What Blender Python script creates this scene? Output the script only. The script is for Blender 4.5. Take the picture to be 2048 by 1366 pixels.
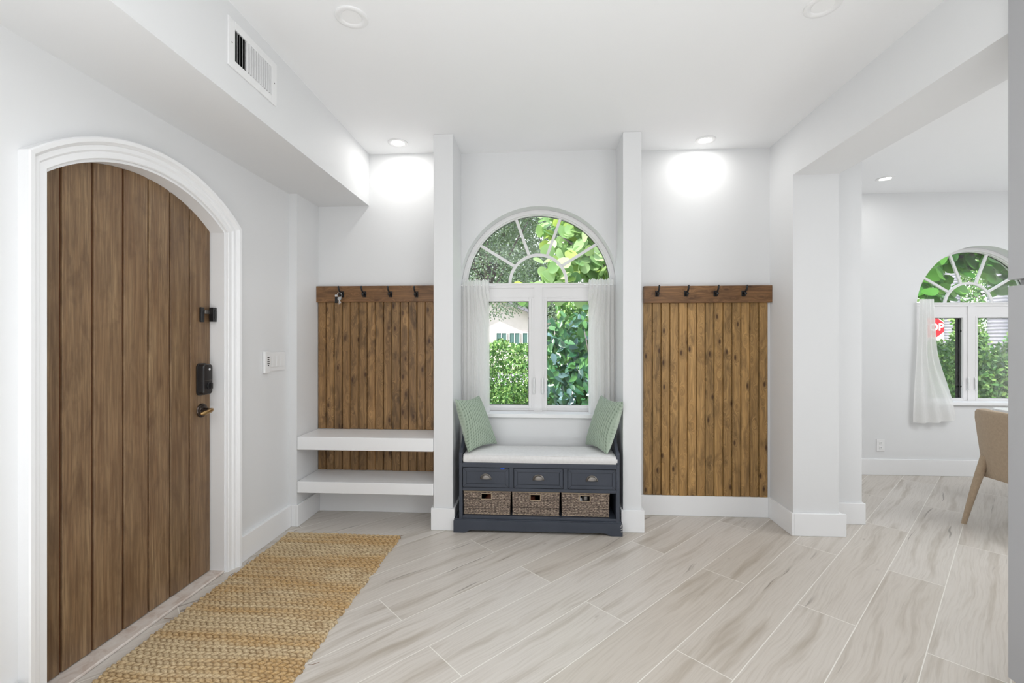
import bpy, bmesh, math, random
import numpy as np
from mathutils import Vector, Matrix, noise
PI = math.pi
for o in list(bpy.data.objects): bpy.data.objects.remove(o)
SC = bpy.context.scene
COL = SC.collection

# ------------------------------------------------------------------ camera
cam_d = bpy.data.cameras.new('camera'); cam = bpy.data.objects.new('camera', cam_d); COL.objects.link(cam)
cam_d.sensor_width = 36.0; cam_d.lens = 36.0*910/2048; cam_d.clip_start = 0.02
cam.location = (0, 0, 1.25); cam.rotation_euler = (PI/2, 0, math.atan(56/910))
SC.camera = cam
SC.view_settings.view_transform = 'Standard'; SC.view_settings.look = 'None'
SC.view_settings.exposure = 0.14; SC.view_settings.gamma = 1.0
# ------------------------------------------------------------------ sky
W = bpy.data.worlds.new('World'); SC.world = W; W.use_nodes = True
wn = W.node_tree; wn.nodes.clear()
wo = wn.nodes.new('ShaderNodeOutputWorld'); wb = wn.nodes.new('ShaderNodeBackground')
wt = wn.nodes.new('ShaderNodeTexCoord'); ws = wn.nodes.new('ShaderNodeSeparateXYZ'); wr = wn.nodes.new('ShaderNodeValToRGB')
wn.links.new(wt.outputs['Generated'], ws.inputs[0]); wn.links.new(ws.outputs[2], wr.inputs[0])
wr.color_ramp.elements[0].position = 0.0; wr.color_ramp.elements[0].color = (0.98, 1.0, 1.02, 1)
wr.color_ramp.elements[1].position = 0.7; wr.color_ramp.elements[1].color = (0.72, 0.84, 1.0, 1)
wn.links.new(wr.outputs[0], wb.inputs[0]); wn.links.new(wb.outputs[0], wo.inputs[0])
wb.inputs[1].default_value = 2.2
# ------------------------------------------------------------------ sun and large lights
def light(name, kind, loc, rot, energy, color=(1, 1, 1), **kw):
    d = bpy.data.lights.new(name, kind); d.energy = energy; d.color = color
    for k, v in kw.items(): setattr(d, k, v)
    o = bpy.data.objects.new(name, d); COL.objects.link(o); o.location = loc; o.rotation_euler = rot
    return o
sun = light('sun', 'SUN', (-5, -5, 10), (0, 0, 0), 8.0, (1.0, 0.96, 0.88), angle=math.radians(0.6))
sun.rotation_euler = Vector((0.55, 0.30, -0.85)).to_track_quat('-Z', 'Y').to_euler()
# unseen area panels added as fill for the entry and dining room
COOL = (0.952, 0.978, 1.0)
light('overhead_fill', 'AREA', (0.0, -0.2, 2.60), (0, 0, 0), 19, COOL, shape='RECTANGLE', size=2.3, size_y=1.4)  # overhead panel added as fill, no fixture behind it
light('upward_fill', 'AREA', (0.0, -0.5, 0.04), (PI, 0, 0), 42, COOL, shape='RECTANGLE', size=2.6, size_y=2.2)  # glowing panel added near the floor to lift the ceiling
light('left_fill', 'AREA', (-1.60, -0.3, 1.5), (PI/2, 0, -PI/2), 17, COOL, shape='RECTANGLE', size=2.0, size_y=1.8)  # fill added at left for the right wall stub, no window there
light('right_fill', 'AREA', (1.58, -0.2, 1.5), (PI/2, 0, PI/2), 25, COOL, shape='RECTANGLE', size=1.8, size_y=1.4)  # fill added at right to brighten the left wall, no window there
light('dining_overhead_fill', 'AREA', (4.3, 1.9, 2.60), (0, 0, 0), 50, COOL, shape='RECTANGLE', size=1.8, size_y=2.2)  # unseen overhead fill added in the dining room, also reaching the left wall
light('dining_upward_fill', 'AREA', (4.3, 0.7, 0.04), (PI, 0, 0), 38, COOL, shape='RECTANGLE', size=2.4, size_y=2.4)  # unseen upward fill added for the dining room ceiling

# ------------------------------------------------------------------ materials
def srgb(r, g, b):
    f = lambda c: (c/255/12.92) if c/255 <= 0.04045 else ((c/255+0.055)/1.055)**2.4
    return (f(r), f(g), f(b), 1)
class NT:
    def __init__(s, name):
        s.m = bpy.data.materials.new(name); s.m.use_nodes = True; s.t = s.m.node_tree
        s.b = s.t.nodes['Principled BSDF']; s.out = s.t.nodes['Material Output']
    def n(s, typ, **kw):
        nd = s.t.nodes.new(typ)
        for k, v in kw.items():
            if k.startswith('i_'):
                key = k[2:]; key = int(key) if key.isdigit() else key.replace('_', ' ')
                nd.inputs[key].default_value = v
            else: setattr(nd, k, v)
        return nd
    def l(s, a, b): s.t.links.new(a, b)
    def math(s, op, a, b=None, c=None):
        nd = s.t.nodes.new('ShaderNodeMath'); nd.operation = op
        for i, v in enumerate((a, b, c)):
            if v is None: continue
            if hasattr(v, 'links'): s.l(v, nd.inputs[i])
            else: nd.inputs[i].default_value = v
        return nd.outputs[0]
    def ramp(s, fac, stops, interp='LINEAR'):
        nd = s.t.nodes.new('ShaderNodeValToRGB'); nd.color_ramp.interpolation = interp
        cr = nd.color_ramp
        while len(cr.elements) < len(stops): cr.elements.new(0.5)
        for e, (p, c) in zip(cr.elements, stops):
            e.position = p; e.color = c if len(c) == 4 else (*c, 1)
        s.l(fac, nd.inputs[0]); return nd.outputs[0]
    def mix(s, fac, a, b, mode='MIX'):
        nd = s.t.nodes.new('ShaderNodeMix'); nd.data_type = 'RGBA'; nd.blend_type = mode
        for sock, v in ((nd.inputs[0], fac), (nd.inputs[6], a), (nd.inputs[7], b)):
            if hasattr(v, 'links'): s.l(v, sock)
            else: sock.default_value = v
        return nd.outputs[2]
    def bump(s, h, strength=0.3, dist=0.01):
        nd = s.t.nodes.new('ShaderNodeBump'); nd.inputs['Strength'].default_value = strength; nd.inputs['Distance'].default_value = dist
        s.l(h, nd.inputs['Height']); s.l(nd.outputs[0], s.b.inputs['Normal'])
    def rough(s, r, spec=0.5): s.b.inputs['Roughness'].default_value = r; s.b.inputs['Specular IOR Level'].default_value = spec
    def obj(s): return s.n('ShaderNodeTexCoord').outputs['Object']
    def scaled(s, v, sc, loc=(0, 0, 0), rot=(0, 0, 0)):
        nd = s.t.nodes.new('ShaderNodeMapping'); nd.inputs['Scale'].default_value = sc
        nd.inputs['Location'].default_value = loc; nd.inputs['Rotation'].default_value = rot
        s.l(v, nd.inputs[0]); return nd.outputs[0]
    def noise(s, v, scale, detail=4, rough=0.5, dist=0.0):
        nd = s.n('ShaderNodeTexNoise'); nd.inputs['Scale'].default_value = scale; nd.inputs['Detail'].default_value = detail
        nd.inputs['Roughness'].default_value = rough; nd.inputs['Distortion'].default_value = dist
        if v is not None: s.l(v, nd.inputs['Vector'])
        return nd.outputs[0]

def paint(name, col, rough=0.55, var=0.02, bump=0.03, spec=0.3, metal=0):
    t = NT(name); v = t.obj(); nz = t.noise(v, 3.0, 5)
    c2 = tuple(min(1, x*(1-var*3)) for x in col[:3]) + (1,)
    t.l(t.mix(nz, c2, col), t.b.inputs['Base Color'])
    t.rough(rough, spec); t.b.inputs['Metallic'].default_value = metal
    if bump: t.bump(t.noise(v, 90, 3), bump, 0.004)
    return t.m
M = {}
M['wall'] = paint('wall_paint', (0.79, 0.795, 0.80, 1), 0.6, 0.006, 0.03)
M['ceil'] = paint('ceiling_paint', (0.90, 0.905, 0.912, 1), 0.7, 0.006, 0.03)
M['trim'] = paint('trim_gloss_paint', (0.90, 0.903, 0.91, 1), 0.35, 0.006, 0.015, 0.45)
M['winframe'] = paint('window_frame_vinyl', (0.84, 0.83, 0.83, 1), 0.35, 0.006, 0.0, 0.45)
M['switchw'] = paint('white_plastic', (0.86, 0.86, 0.86, 1), 0.3, 0.004, 0.0, 0.5)
M['cab'] = paint('grey_lacquer', srgb(172, 172, 174), 0.3, 0.01, 0.0, 0.5)
M['slot'] = paint('dark_slot', srgb(70, 70, 70), 0.6, 0.01, 0)
M['black'] = paint('matte_black_iron', (0.012, 0.012, 0.013, 1), 0.35, 0.02, 0.02, 0.5)
M['lockblack'] = paint('dark_bronze_lock', (0.018, 0.017, 0.018, 1), 0.28, 0.02, 0.0, 0.6)
M['void'] = paint('duct_black', (0.01, 0.01, 0.01, 1), 0.9, 0, 0, 0)
M['rubber'] = paint('weather_strip', srgb(190, 184, 160), 0.6, 0.02, 0)
M['logo'] = paint('pale_logo', srgb(205, 205, 205), 0.4, 0.0, 0)
M['white_cup'] = paint('white_ceramic', (0.8, 0.82, 0.85, 1), 0.2, 0, 0)
M['redleather'] = paint('brown_leather', srgb(120, 70, 52), 0.5, 0.1, 0.05)
M['blue'] = paint('blue_tag', srgb(50, 90, 190), 0.5, 0.0, 0)
M['table'] = paint('white_lacquer_table', (0.88, 0.88, 0.88, 1), 0.25, 0, 0, 0.5)

def metal(name, col, rough):
    t = NT(name); t.l(t.mix(t.noise(t.obj(), 60, 3), tuple(x*0.7 for x in col[:3])+(1,), col), t.b.inputs['Base Color'])
    t.b.inputs['Metallic'].default_value = 1; t.b.inputs['Roughness'].default_value = rough; return t.m
M['pewter'] = metal('aged_pewter', (0.27, 0.25, 0.23, 1), 0.42)
M['steel'] = metal('key_steel', (0.8, 0.8, 0.8, 1), 0.28)
M['brass'] = metal('antique_brass', (0.52, 0.34, 0.15, 1), 0.33)
M['bronze'] = metal('oil_rubbed_bronze', (0.10, 0.08, 0.07, 1), 0.35)

def emit(name, col, s):
    t = NT(name); t.b.inputs['Base Color'].default_value = (0.9, 0.9, 0.9, 1)
    t.b.inputs['Emission Color'].default_value = col; t.b.inputs['Emission Strength'].default_value = s; return t.m
M['lamp_on'] = emit('downlight_lit', (1, 0.985, 0.96, 1), 9)
M['lamp_off'] = paint('downlight_lens', (0.9, 0.9, 0.9, 1), 0.4, 0, 0)

# wood-look tile floor, planks laid at about 45 degrees
def floor_mat():
    t = NT('wood_look_tile'); g = t.obj()
    sx = t.n('ShaderNodeSeparateXYZ'); t.l(g, sx.inputs[0])
    X, Y = sx.outputs[0], sx.outputs[1]; a = math.radians(45.6)
    u = t.math('ADD', t.math('MULTIPLY', X, math.cos(a)), t.math('MULTIPLY', Y, math.sin(a)))
    v = t.math('SUBTRACT', t.math('MULTIPLY', Y, math.cos(a)), t.math('MULTIPLY', X, math.sin(a)))
    WD, LN = 0.229, 1.463
    vv = t.math('DIVIDE', t.math('ADD', v, -0.012+0.0), WD); row = t.math('FLOOR', vv)
    par = t.math('MODULO', t.math('ADD', row, 100), 2.0)
    uu = t.math('DIVIDE', t.math('SUBTRACT', t.math('SUBTRACT', u, 2.462), t.math('MULTIPLY', par, LN/2)), LN)
    colm = t.math('FLOOR', uu)
    fu = t.math('FRACT', uu); fv = t.math('FRACT', vv)
    eu = t.math('MULTIPLY', t.math('MINIMUM', fu, t.math('SUBTRACT', 1, fu)), LN)
    ev = t.math('MULTIPLY', t.math('MINIMUM', fv, t.math('SUBTRACT', 1, fv)), WD)
    e = t.math('MINIMUM', eu, ev)
    grout = t.math('LESS_THAN', e, 0.0019)
    cid = t.n('ShaderNodeCombineXYZ'); t.l(row, cid.inputs[0]); t.l(colm, cid.inputs[1])
    wnz = t.n('ShaderNodeTexWhiteNoise'); t.l(cid.outputs[0], wnz.inputs['Vector'])
    rnd = wnz.outputs['Value']; rc = wnz.outputs['Color']
    src = t.n('ShaderNodeSeparateColor'); t.l(rc, src.inputs[0])
    p = t.n('ShaderNodeCombineXYZ')
    t.l(t.math('ADD', u, t.math('MULTIPLY', rnd, 37)), p.inputs[0]); t.l(t.math('ADD', v, t.math('MULTIPLY', src.outputs[1], 19)), p.inputs[1])
    # flowing grain: warp then stretch
    warp = t.noise(t.scaled(p.outputs[0], (1.1, 3.0, 1)), 1.6, 3, 0.5)
    p2 = t.n('ShaderNodeCombineXYZ'); s2 = t.n('ShaderNodeSeparateXYZ'); t.l(p.outputs[0], s2.inputs[0])
    t.l(s2.outputs[0], p2.inputs[0]); t.l(t.math('ADD', s2.outputs[1], t.math('MULTIPLY', t.math('SUBTRACT', warp, 0.5), 0.09)), p2.inputs[1])
    fine = t.noise(t.scaled(p2.outputs[0], (2.2, 60, 1)), 2.0, 6, 0.6)
    broad = t.noise(t.scaled(p2.outputs[0], (0.8, 10, 1)), 1.5, 4, 0.55)
    cath = t.n('ShaderNodeTexWave', wave_type='BANDS', bands_direction='Y'); cath.inputs['Scale'].default_value = 9
    cath.inputs['Distortion'].default_value = 6; cath.inputs['Detail'].default_value = 3; cath.inputs['Detail Scale'].default_value = 0.8
    t.l(t.scaled(p2.outputs[0], (0.35, 1.6, 1)), cath.inputs['Vector'])
    base = t.mix(rnd, srgb(200, 192, 182), srgb(212, 206, 199))
    c = t.mix(t.math('MULTIPLY', t.ramp(broad, [(0.52, (0, 0, 0)), (0.70, (1, 1, 1))]), 0.72), base, srgb(164, 153, 138))
    c = t.mix(t.math('MULTIPLY', t.ramp(fine, [(0.48, (0, 0, 0)), (0.8, (1, 1, 1))]), 0.40), c, srgb(154, 144, 131))
    c = t.mix(t.math('MULTIPLY', t.ramp(cath.outputs['Fac'], [(0.62, (0, 0, 0)), (1.0, (1, 1, 1))]), 0.10), c, srgb(176, 160, 144))
    # thin dark cracks and small knots
    cr = t.noise(t.scaled(p2.outputs[0], (1.0, 26, 1)), 1.3, 2, 0.4)
    crack = t.ramp(cr, [(0.68, (0, 0, 0)), (0.71, (1, 1, 1))])
    gate = t.ramp(t.noise(p.outputs[0], 1.7, 2), [(0.48, (0, 0, 0)), (0.58, (1, 1, 1))])
    c = t.mix(t.math('MULTIPLY', t.math('MULTIPLY', crack, gate), 0.6), c, srgb(105, 95, 84))
    vo = t.n('ShaderNodeTexVoronoi'); vo.inputs['Scale'].default_value = 2.3; t.l(t.scaled(p2.outputs[0], (0.9, 2.2, 1)), vo.inputs['Vector'])
    kn = t.ramp(vo.outputs['Distance'], [(0.015, (1, 1, 1)), (0.05, (0, 0, 0))])
    c = t.mix(t.math('MULTIPLY', kn, 0.45), c, srgb(120, 106, 92))
    c = t.mix(grout, c, srgb(232, 228, 220))
    t.l(c, t.b.inputs['Base Color'])
    t.rough(0.33, 0.45)
    rr = t.math('ADD', 0.27, t.math('MULTIPLY', fine, 0.16)); t.l(rr, t.b.inputs['Roughness'])
    h = t.math('SUBTRACT', t.math('MULTIPLY', fine, 0.25), t.math('MULTIPLY', grout, 0.8)); t.bump(h, 0.25, 0.002)
    return t.m
M['floor'] = floor_mat()

# stained wood; grain runs along `axis`, boards of width `w` counted along the other axis
def wood(name, axis, across, w, off, dark, mid, light, knots=0.7, patch=0.6, groove=None, rough=0.4, seed=0.0):
    t = NT(name); s = t.n('ShaderNodeSeparateXYZ'); t.l(t.obj(), s.inputs[0])
    A = s.outputs[across]; G = s.outputs[axis]
    idx = t.math('FLOOR', t.math('DIVIDE', t.math('SUBTRACT', A, off), w))
    wnz = t.n('ShaderNodeTexWhiteNoise', noise_dimensions='1D'); t.l(t.math('ADD', idx, seed), wnz.inputs['W'])
    rnd = wnz.outputs['Value']; sc = t.n('ShaderNodeSeparateColor'); t.l(wnz.outputs['Color'], sc.inputs[0])
    p = t.n('ShaderNodeCombineXYZ'); t.l(A, p.inputs[0]); t.l(t.math('ADD', G, t.math('MULTIPLY', rnd, 23)), p.inputs[1]); t.l(t.math('MULTIPLY', rnd, 7), p.inputs[2])
    V = p.outputs[0]
    # knots bend the grain
    vo = t.n('ShaderNodeTexVoronoi', voronoi_dimensions='2D'); vo.inputs['Scale'].default_value = 1.0; t.l(t.scaled(V, (15, 6.0, 3)), vo.inputs['Vector'])
    kd = vo.outputs['Distance']
    bend = t.math('MULTIPLY', t.ramp(kd, [(0.0, (1, 1, 1)), (0.45, (0, 0, 0))], 'EASE'), 0.05*knots)
    p3 = t.n('ShaderNodeCombineXYZ'); s3 = t.n('ShaderNodeSeparateXYZ'); t.l(V, s3.inputs[0])
    t.l(t.math('ADD', s3.outputs[0], bend), p3.inputs[0]); t.l(s3.outputs[1], p3.inputs[1]); t.l(s3.outputs[2], p3.inputs[2])
    fine = t.noise(t.scaled(p3.outputs[0], (150, 4.5, 1)), 1.0, 5, 0.65)
    ring = t.noise(t.scaled(p3.outputs[0], (38, 2.0, 1)), 1.0, 3, 0.5, 0.6)
    pat = t.noise(t.scaled(V, (16, 5, 1)), 1.0, 4, 0.6, 0.8)
    c = t.mix(t.ramp(ring, [(0.3, (0, 0, 0)), (0.7, (1, 1, 1))]), mid, light)
    c = t.mix(t.math('MULTIPLY', t.ramp(fine, [(0.42, (1, 1, 1)), (0.62, (0, 0, 0))]), 0.55), c, dark)
    c = t.mix(t.math('MULTIPLY', t.ramp(pat, [(0.50, (0, 0, 0)), (0.68, (1, 1, 1))]), patch), c, dark)
    c = t.mix(t.math('MULTIPLY', rnd, 0.25), c, mid)
    br = t.math('ADD', 0.82, t.math('MULTIPLY', sc.outputs[1], 0.40))
    hv = t.n('ShaderNodeHueSaturation'); t.l(br, hv.inputs['Value']); t.l(c, hv.inputs['Color']); c = hv.outputs[0]
    gk = t.math('GREATER_THAN', t.math('FRACT', t.math('MULTIPLY', vo.outputs['Color'], 7.3)), 0.74)
    halo = t.ramp(kd, [(0.10, (1, 1, 1)), (0.42, (0, 0, 0))])
    c = t.mix(t.math('MULTIPLY', t.math('MULTIPLY', halo, gk), knots*0.45), c, dark)
    kn = t.ramp(kd, [(0.06, (1, 1, 1)), (0.15, (0, 0, 0))])
    c = t.mix(t.math('MULTIPLY', t.math('MULTIPLY', kn, gk), knots), c, srgb(58, 32, 20))
    t.l(c, t.b.inputs['Base Color']); t.rough(rough, 0.4)
    t.bump(fine, 0.12, 0.002)
    return t.m
M['door'] = wood('door_stained_mahogany', 2, 1, 0.1215, 1.4645, srgb(78, 57, 41), srgb(124, 96, 69), srgb(156, 130, 98), 0.0, 0.45, rough=0.34)
M['door_groove'] = wood('door_groove_stain', 2, 1, 0.3, 0, srgb(60, 30, 14), srgb(86, 46, 22), srgb(98, 58, 30), 0.0, 0.2)
M['bead_l'] = wood('beadboard_pine_dim', 2, 0, 0.0622, -1.64, srgb(76, 58, 40), srgb(142, 108, 70), srgb(180, 142, 96), 0.8, 0.85, seed=3)  # same stain as the right panel, its dimmer light put into darker browns
M['bead_r'] = wood('beadboard_pine_lamplit', 2, 0, 0.0622, 0.745, srgb(98, 76, 48), srgb(168, 130, 80), srgb(200, 160, 104), 0.85, 0.7, seed=11)  # same stain as the left panel, lamplight painted in as lighter tones
M['rail'] = wood('hook_rail_pine', 0, 2, 0.3, 1.4, srgb(76, 52, 34), srgb(128, 92, 60), srgb(160, 120, 80), 0.6, 0.6, seed=5)

def bench_mat():
    t = NT('bench_slate_paint'); v = t.obj(); n = t.noise(v, 6, 5)
    c = t.mix(n, srgb(56, 61, 71), srgb(72, 77, 88)); t.l(c, t.b.inputs['Base Color']); t.rough(0.42, 0.4)
    t.bump(t.noise(v, 120, 3), 0.08, 0.002); return t.m
M['bench'] = bench_mat()
M['bench_groove'] = paint('bench_groove', srgb(24, 26, 31), 0.6, 0.02, 0)
M['chip'] = paint('chipped_primer', srgb(206, 204, 200), 0.7, 0.1, 0.2)
def cloth(name, col, sc=900, bump=0.25, rough=0.9, var=0.08):
    t = NT(name); v = t.obj()
    w1 = t.n('ShaderNodeTexWave', wave_type='BANDS', bands_direction='X'); w2 = t.n('ShaderNodeTexWave', wave_type='BANDS', bands_direction='Z')
    for w in (w1, w2): w.inputs['Scale'].default_value = sc/6; w.inputs['Distortion'].default_value = 0.6; t.l(v, w.inputs['Vector'])
    h = t.math('ADD', w1.outputs['Fac'], w2.outputs['Fac'])
    n = t.noise(v, 60, 5, 0.7)
    dk = tuple(x*(1-var*3) for x in col[:3])+(1,)
    t.l(t.mix(n, dk, col), t.b.inputs['Base Color']); t.rough(rough, 0.15); t.b.inputs['Sheen Weight'].default_value = 0.2
    t.bump(h, bump, 0.001); return t.m
M['cushion'] = cloth('cushion_linen', srgb(242, 241, 240))
M['chair'] = cloth('chair_tan_weave', srgb(200, 178, 152), 500, 0.5, 0.95, 0.12)
def knit(name):
    t = NT(name); g = t.n('ShaderNodeAttribute', attribute_name='h').outputs['Fac']
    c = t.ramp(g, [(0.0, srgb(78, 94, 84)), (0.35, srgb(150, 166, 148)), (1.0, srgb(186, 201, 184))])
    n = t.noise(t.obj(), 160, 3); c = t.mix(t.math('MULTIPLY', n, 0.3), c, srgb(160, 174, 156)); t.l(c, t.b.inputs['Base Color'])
    t.rough(0.9, 0.2); t.b.inputs['Sheen Weight'].default_value = 0.25; t.bump(n, 0.2, 0.002); return t.m
M['pillow'] = knit('pillow_sage_knit')
def sheer(name, op):
    t = NT(name); d = t.n('ShaderNodeBsdfDiffuse'); d.inputs[0].default_value = (0.97, 0.965, 0.95, 1)
    tr = t.n('ShaderNodeBsdfTranslucent'); tr.inputs[0].default_value = (0.95, 0.95, 0.93, 1)
    tp = t.n('ShaderNodeBsdfTransparent'); m1 = t.n('ShaderNodeMixShader'); m1.inputs[0].default_value = 0.45
    t.l(d.outputs[0], m1.inputs[1]); t.l(tr.outputs[0], m1.inputs[2])
    m2 = t.n('ShaderNodeMixShader')
    v = t.obj(); w = t.noise(t.scaled(v, (400, 400, 60)), 1.0, 2); f = t.math('ADD', op-0.06, t.math('MULTIPLY', w, 0.12)); t.l(f, m2.inputs[0])
    t.l(tp.outputs[0], m2.inputs[1]); t.l(m1.outputs[0], m2.inputs[2]); t.l(m2.outputs[0], t.out.inputs[0]); return t.m
M['curtain'] = sheer('curtain_linen_sheer', 0.86)
M['curtain2'] = sheer('curtain_white_voile', 0.9)
def glass():
    t = NT('window_glass'); tp = t.n('ShaderNodeBsdfTransparent'); gl = t.n('ShaderNodeBsdfGlossy'); gl.inputs['Roughness'].default_value = 0.01
    fr = t.n('ShaderNodeFresnel'); fr.inputs[0].default_value = 1.45; m = t.n('ShaderNodeMixShader')
    t.l(t.math('MULTIPLY', fr.outputs[0], 0.3), m.inputs[0]); t.l(tp.outputs[0], m.inputs[1]); t.l(gl.outputs[0], m.inputs[2]); t.l(m.outputs[0], t.out.inputs[0]); return t.m
M['glass'] = glass()
def jute():
    t = NT('jute_braid'); g = t.n('ShaderNodeAttribute', attribute_name='h').outputs['Fac']; v = t.obj()
    band = t.noise(t.scaled(v, (0.9, 7, 1)), 1.0, 4, 0.6); cell = t.noise(t.scaled(v, (60, 110, 1)), 1.0, 3, 0.7)
    c = t.mix(t.ramp(band, [(0.40, (0, 0, 0)), (0.58, (1, 1, 1))]), srgb(196, 162, 112), srgb(208, 188, 152))
    c = t.mix(t.math('MULTIPLY', t.ramp(cell, [(0.42, (0, 0, 0)), (0.7, (1, 1, 1))]), 0.55), c, srgb(218, 200, 168))
    blotch = t.ramp(t.noise(v, 9, 4, 0.7), [(0.58, (0, 0, 0)), (0.74, (1, 1, 1))])
    c = t.mix(t.math('MULTIPLY', blotch, 0.4), c, srgb(158, 116, 70))
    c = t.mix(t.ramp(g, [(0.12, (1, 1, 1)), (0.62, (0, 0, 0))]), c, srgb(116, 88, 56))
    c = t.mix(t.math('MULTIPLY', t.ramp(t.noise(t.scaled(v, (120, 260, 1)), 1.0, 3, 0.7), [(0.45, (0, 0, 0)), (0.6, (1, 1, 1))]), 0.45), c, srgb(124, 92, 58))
    t.l(c, t.b.inputs['Base Color']); t.rough(0.95, 0.1); t.bump(t.noise(t.scaled(v, (260, 700, 1)), 1.0, 3), 0.4, 0.003); return t.m
M['jute'] = jute()
def grass_weave():
    t = NT('basket_seagrass'); v = t.obj(); g = t.n('ShaderNodeAttribute', attribute_name='h').outputs['Fac']
    n = t.noise(t.scaled(v, (70, 70, 330)), 1.0, 3, 0.7); n2 = t.noise(t.scaled(v, (35, 35, 110)), 1.0, 2, 0.6)
    c = t.ramp(n, [(0.34, srgb(54, 46, 44)), (0.47, srgb(116, 100, 90)), (0.55, srgb(176, 158, 140)), (0.66, srgb(214, 198, 178))])
    c = t.mix(t.math('MULTIPLY', t.ramp(n2, [(0.45, (0, 0, 0)), (0.65, (1, 1, 1))]), 0.5), c, srgb(82, 72, 70))
    c = t.mix(t.ramp(g, [(0.1, (1, 1, 1)), (0.6, (0, 0, 0))]), c, srgb(34, 27, 24))
    t.l(c, t.b.inputs['Base Color']); t.rough(0.7, 0.3); t.bump(n, 0.3, 0.003); return t.m
M['weave'] = grass_weave()
M['rope'] = paint('basket_rope', srgb(196, 176, 150), 0.8, 0.12, 0.3)
def marble():
    t = NT('threshold_marble'); n = t.noise(t.obj(), 14, 8, 0.65, 1.0)
    t.l(t.ramp(n, [(0.3, srgb(196, 178, 166)), (0.5, srgb(218, 208, 200)), (0.7, srgb(226, 220, 214))]), t.b.inputs['Base Color']); t.rough(0.25); return t.m
M['marble'] = marble()
def leaf(name, cols, trans=0.4, spec=0.5, rough=0.35):
    t = NT(name); r = t.n('ShaderNodeNewGeometry').outputs['Random Per Island']
    c = t.ramp(r, [(i/(len(cols)-1), k) for i, k in enumerate(cols)])
    t.l(c, t.b.inputs['Base Color']); t.rough(rough, spec)
    tr = t.n('ShaderNodeBsdfTranslucent'); t.l(t.mix(0.35, c, (0.55, 0.72, 0.22, 1)), tr.inputs[0])
    m = t.n('ShaderNodeMixShader'); m.inputs[0].default_value = trans
    t.l(t.b.outputs[0], m.inputs[1]); t.l(tr.outputs[0], m.inputs[2]); t.l(m.outputs[0], t.out.inputs[0]); return t.m
M['leaf_hedge'] = leaf('leaf_hedge', [srgb(40, 82, 40), srgb(82, 132, 60), srgb(150, 184, 104), srgb(58, 104, 50)], 0.15)
M['leaf_clusia'] = leaf('leaf_clusia', [srgb(40, 88, 62), srgb(62, 112, 82), srgb(96, 150, 84), srgb(36, 78, 62), srgb(110, 142, 150)], 0.22, 0.8, 0.25)
M['leaf_grape'] = leaf('leaf_sea_grape', [srgb(118, 158, 96), srgb(164, 196, 136), srgb(190, 216, 158), srgb(92, 136, 84), srgb(186, 204, 96)], 0.35, 0.5, 0.3)
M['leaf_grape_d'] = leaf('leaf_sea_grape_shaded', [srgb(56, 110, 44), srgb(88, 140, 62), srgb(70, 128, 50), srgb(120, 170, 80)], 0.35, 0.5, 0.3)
M['leaf_oak'] = leaf('leaf_oak', [srgb(84, 104, 82), srgb(112, 132, 104), srgb(92, 100, 100), srgb(150, 164, 150)], 0.3, 0.3, 0.5)
M['bark'] = paint('bark', srgb(142, 132, 132), 0.9, 0.25, 0.6, 0.1)
def palmbark():
    t = NT('palm_bark'); v = t.obj(); w = t.n('ShaderNodeTexWave', wave_type='BANDS', bands_direction='Z'); w.inputs['Scale'].default_value = 4.5
    w.inputs['Distortion'].default_value = 1.2; t.l(v, w.inputs['Vector'])
    c = t.mix(w.outputs['Fac'], srgb(136, 134, 146), srgb(170, 168, 178)); c = t.mix(t.math('MULTIPLY', t.noise(v, 10, 5), 0.5), c, srgb(120, 116, 124))
    t.l(c, t.b.inputs['Base Color']); t.rough(0.9, 0.1); t.bump(w.outputs['Fac'], 0.4, 0.02); return t.m
M['palm'] = palmbark()
M['grass'] = paint('lawn_grass', srgb(96, 128, 62), 0.95, 0.15, 0.4, 0.1)
M['road'] = paint('street_asphalt', srgb(150, 150, 152), 0.9, 0.05, 0.1, 0.1)
M['stucco'] = paint('house_stucco', srgb(226, 212, 208), 0.9, 0.05, 0.1, 0.1)
M['roof'] = paint('roof_shingle', srgb(146, 140, 148), 0.9, 0.12, 0.3, 0.1)
M['housewin'] = paint('house_window_glass', srgb(90, 120, 116), 0.15, 0.05, 0)
M['red'] = paint('sign_red', srgb(196, 28, 40), 0.4, 0.02, 0)
M['signwhite'] = paint('sign_white', srgb(238, 238, 238), 0.4, 0.0, 0)

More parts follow.
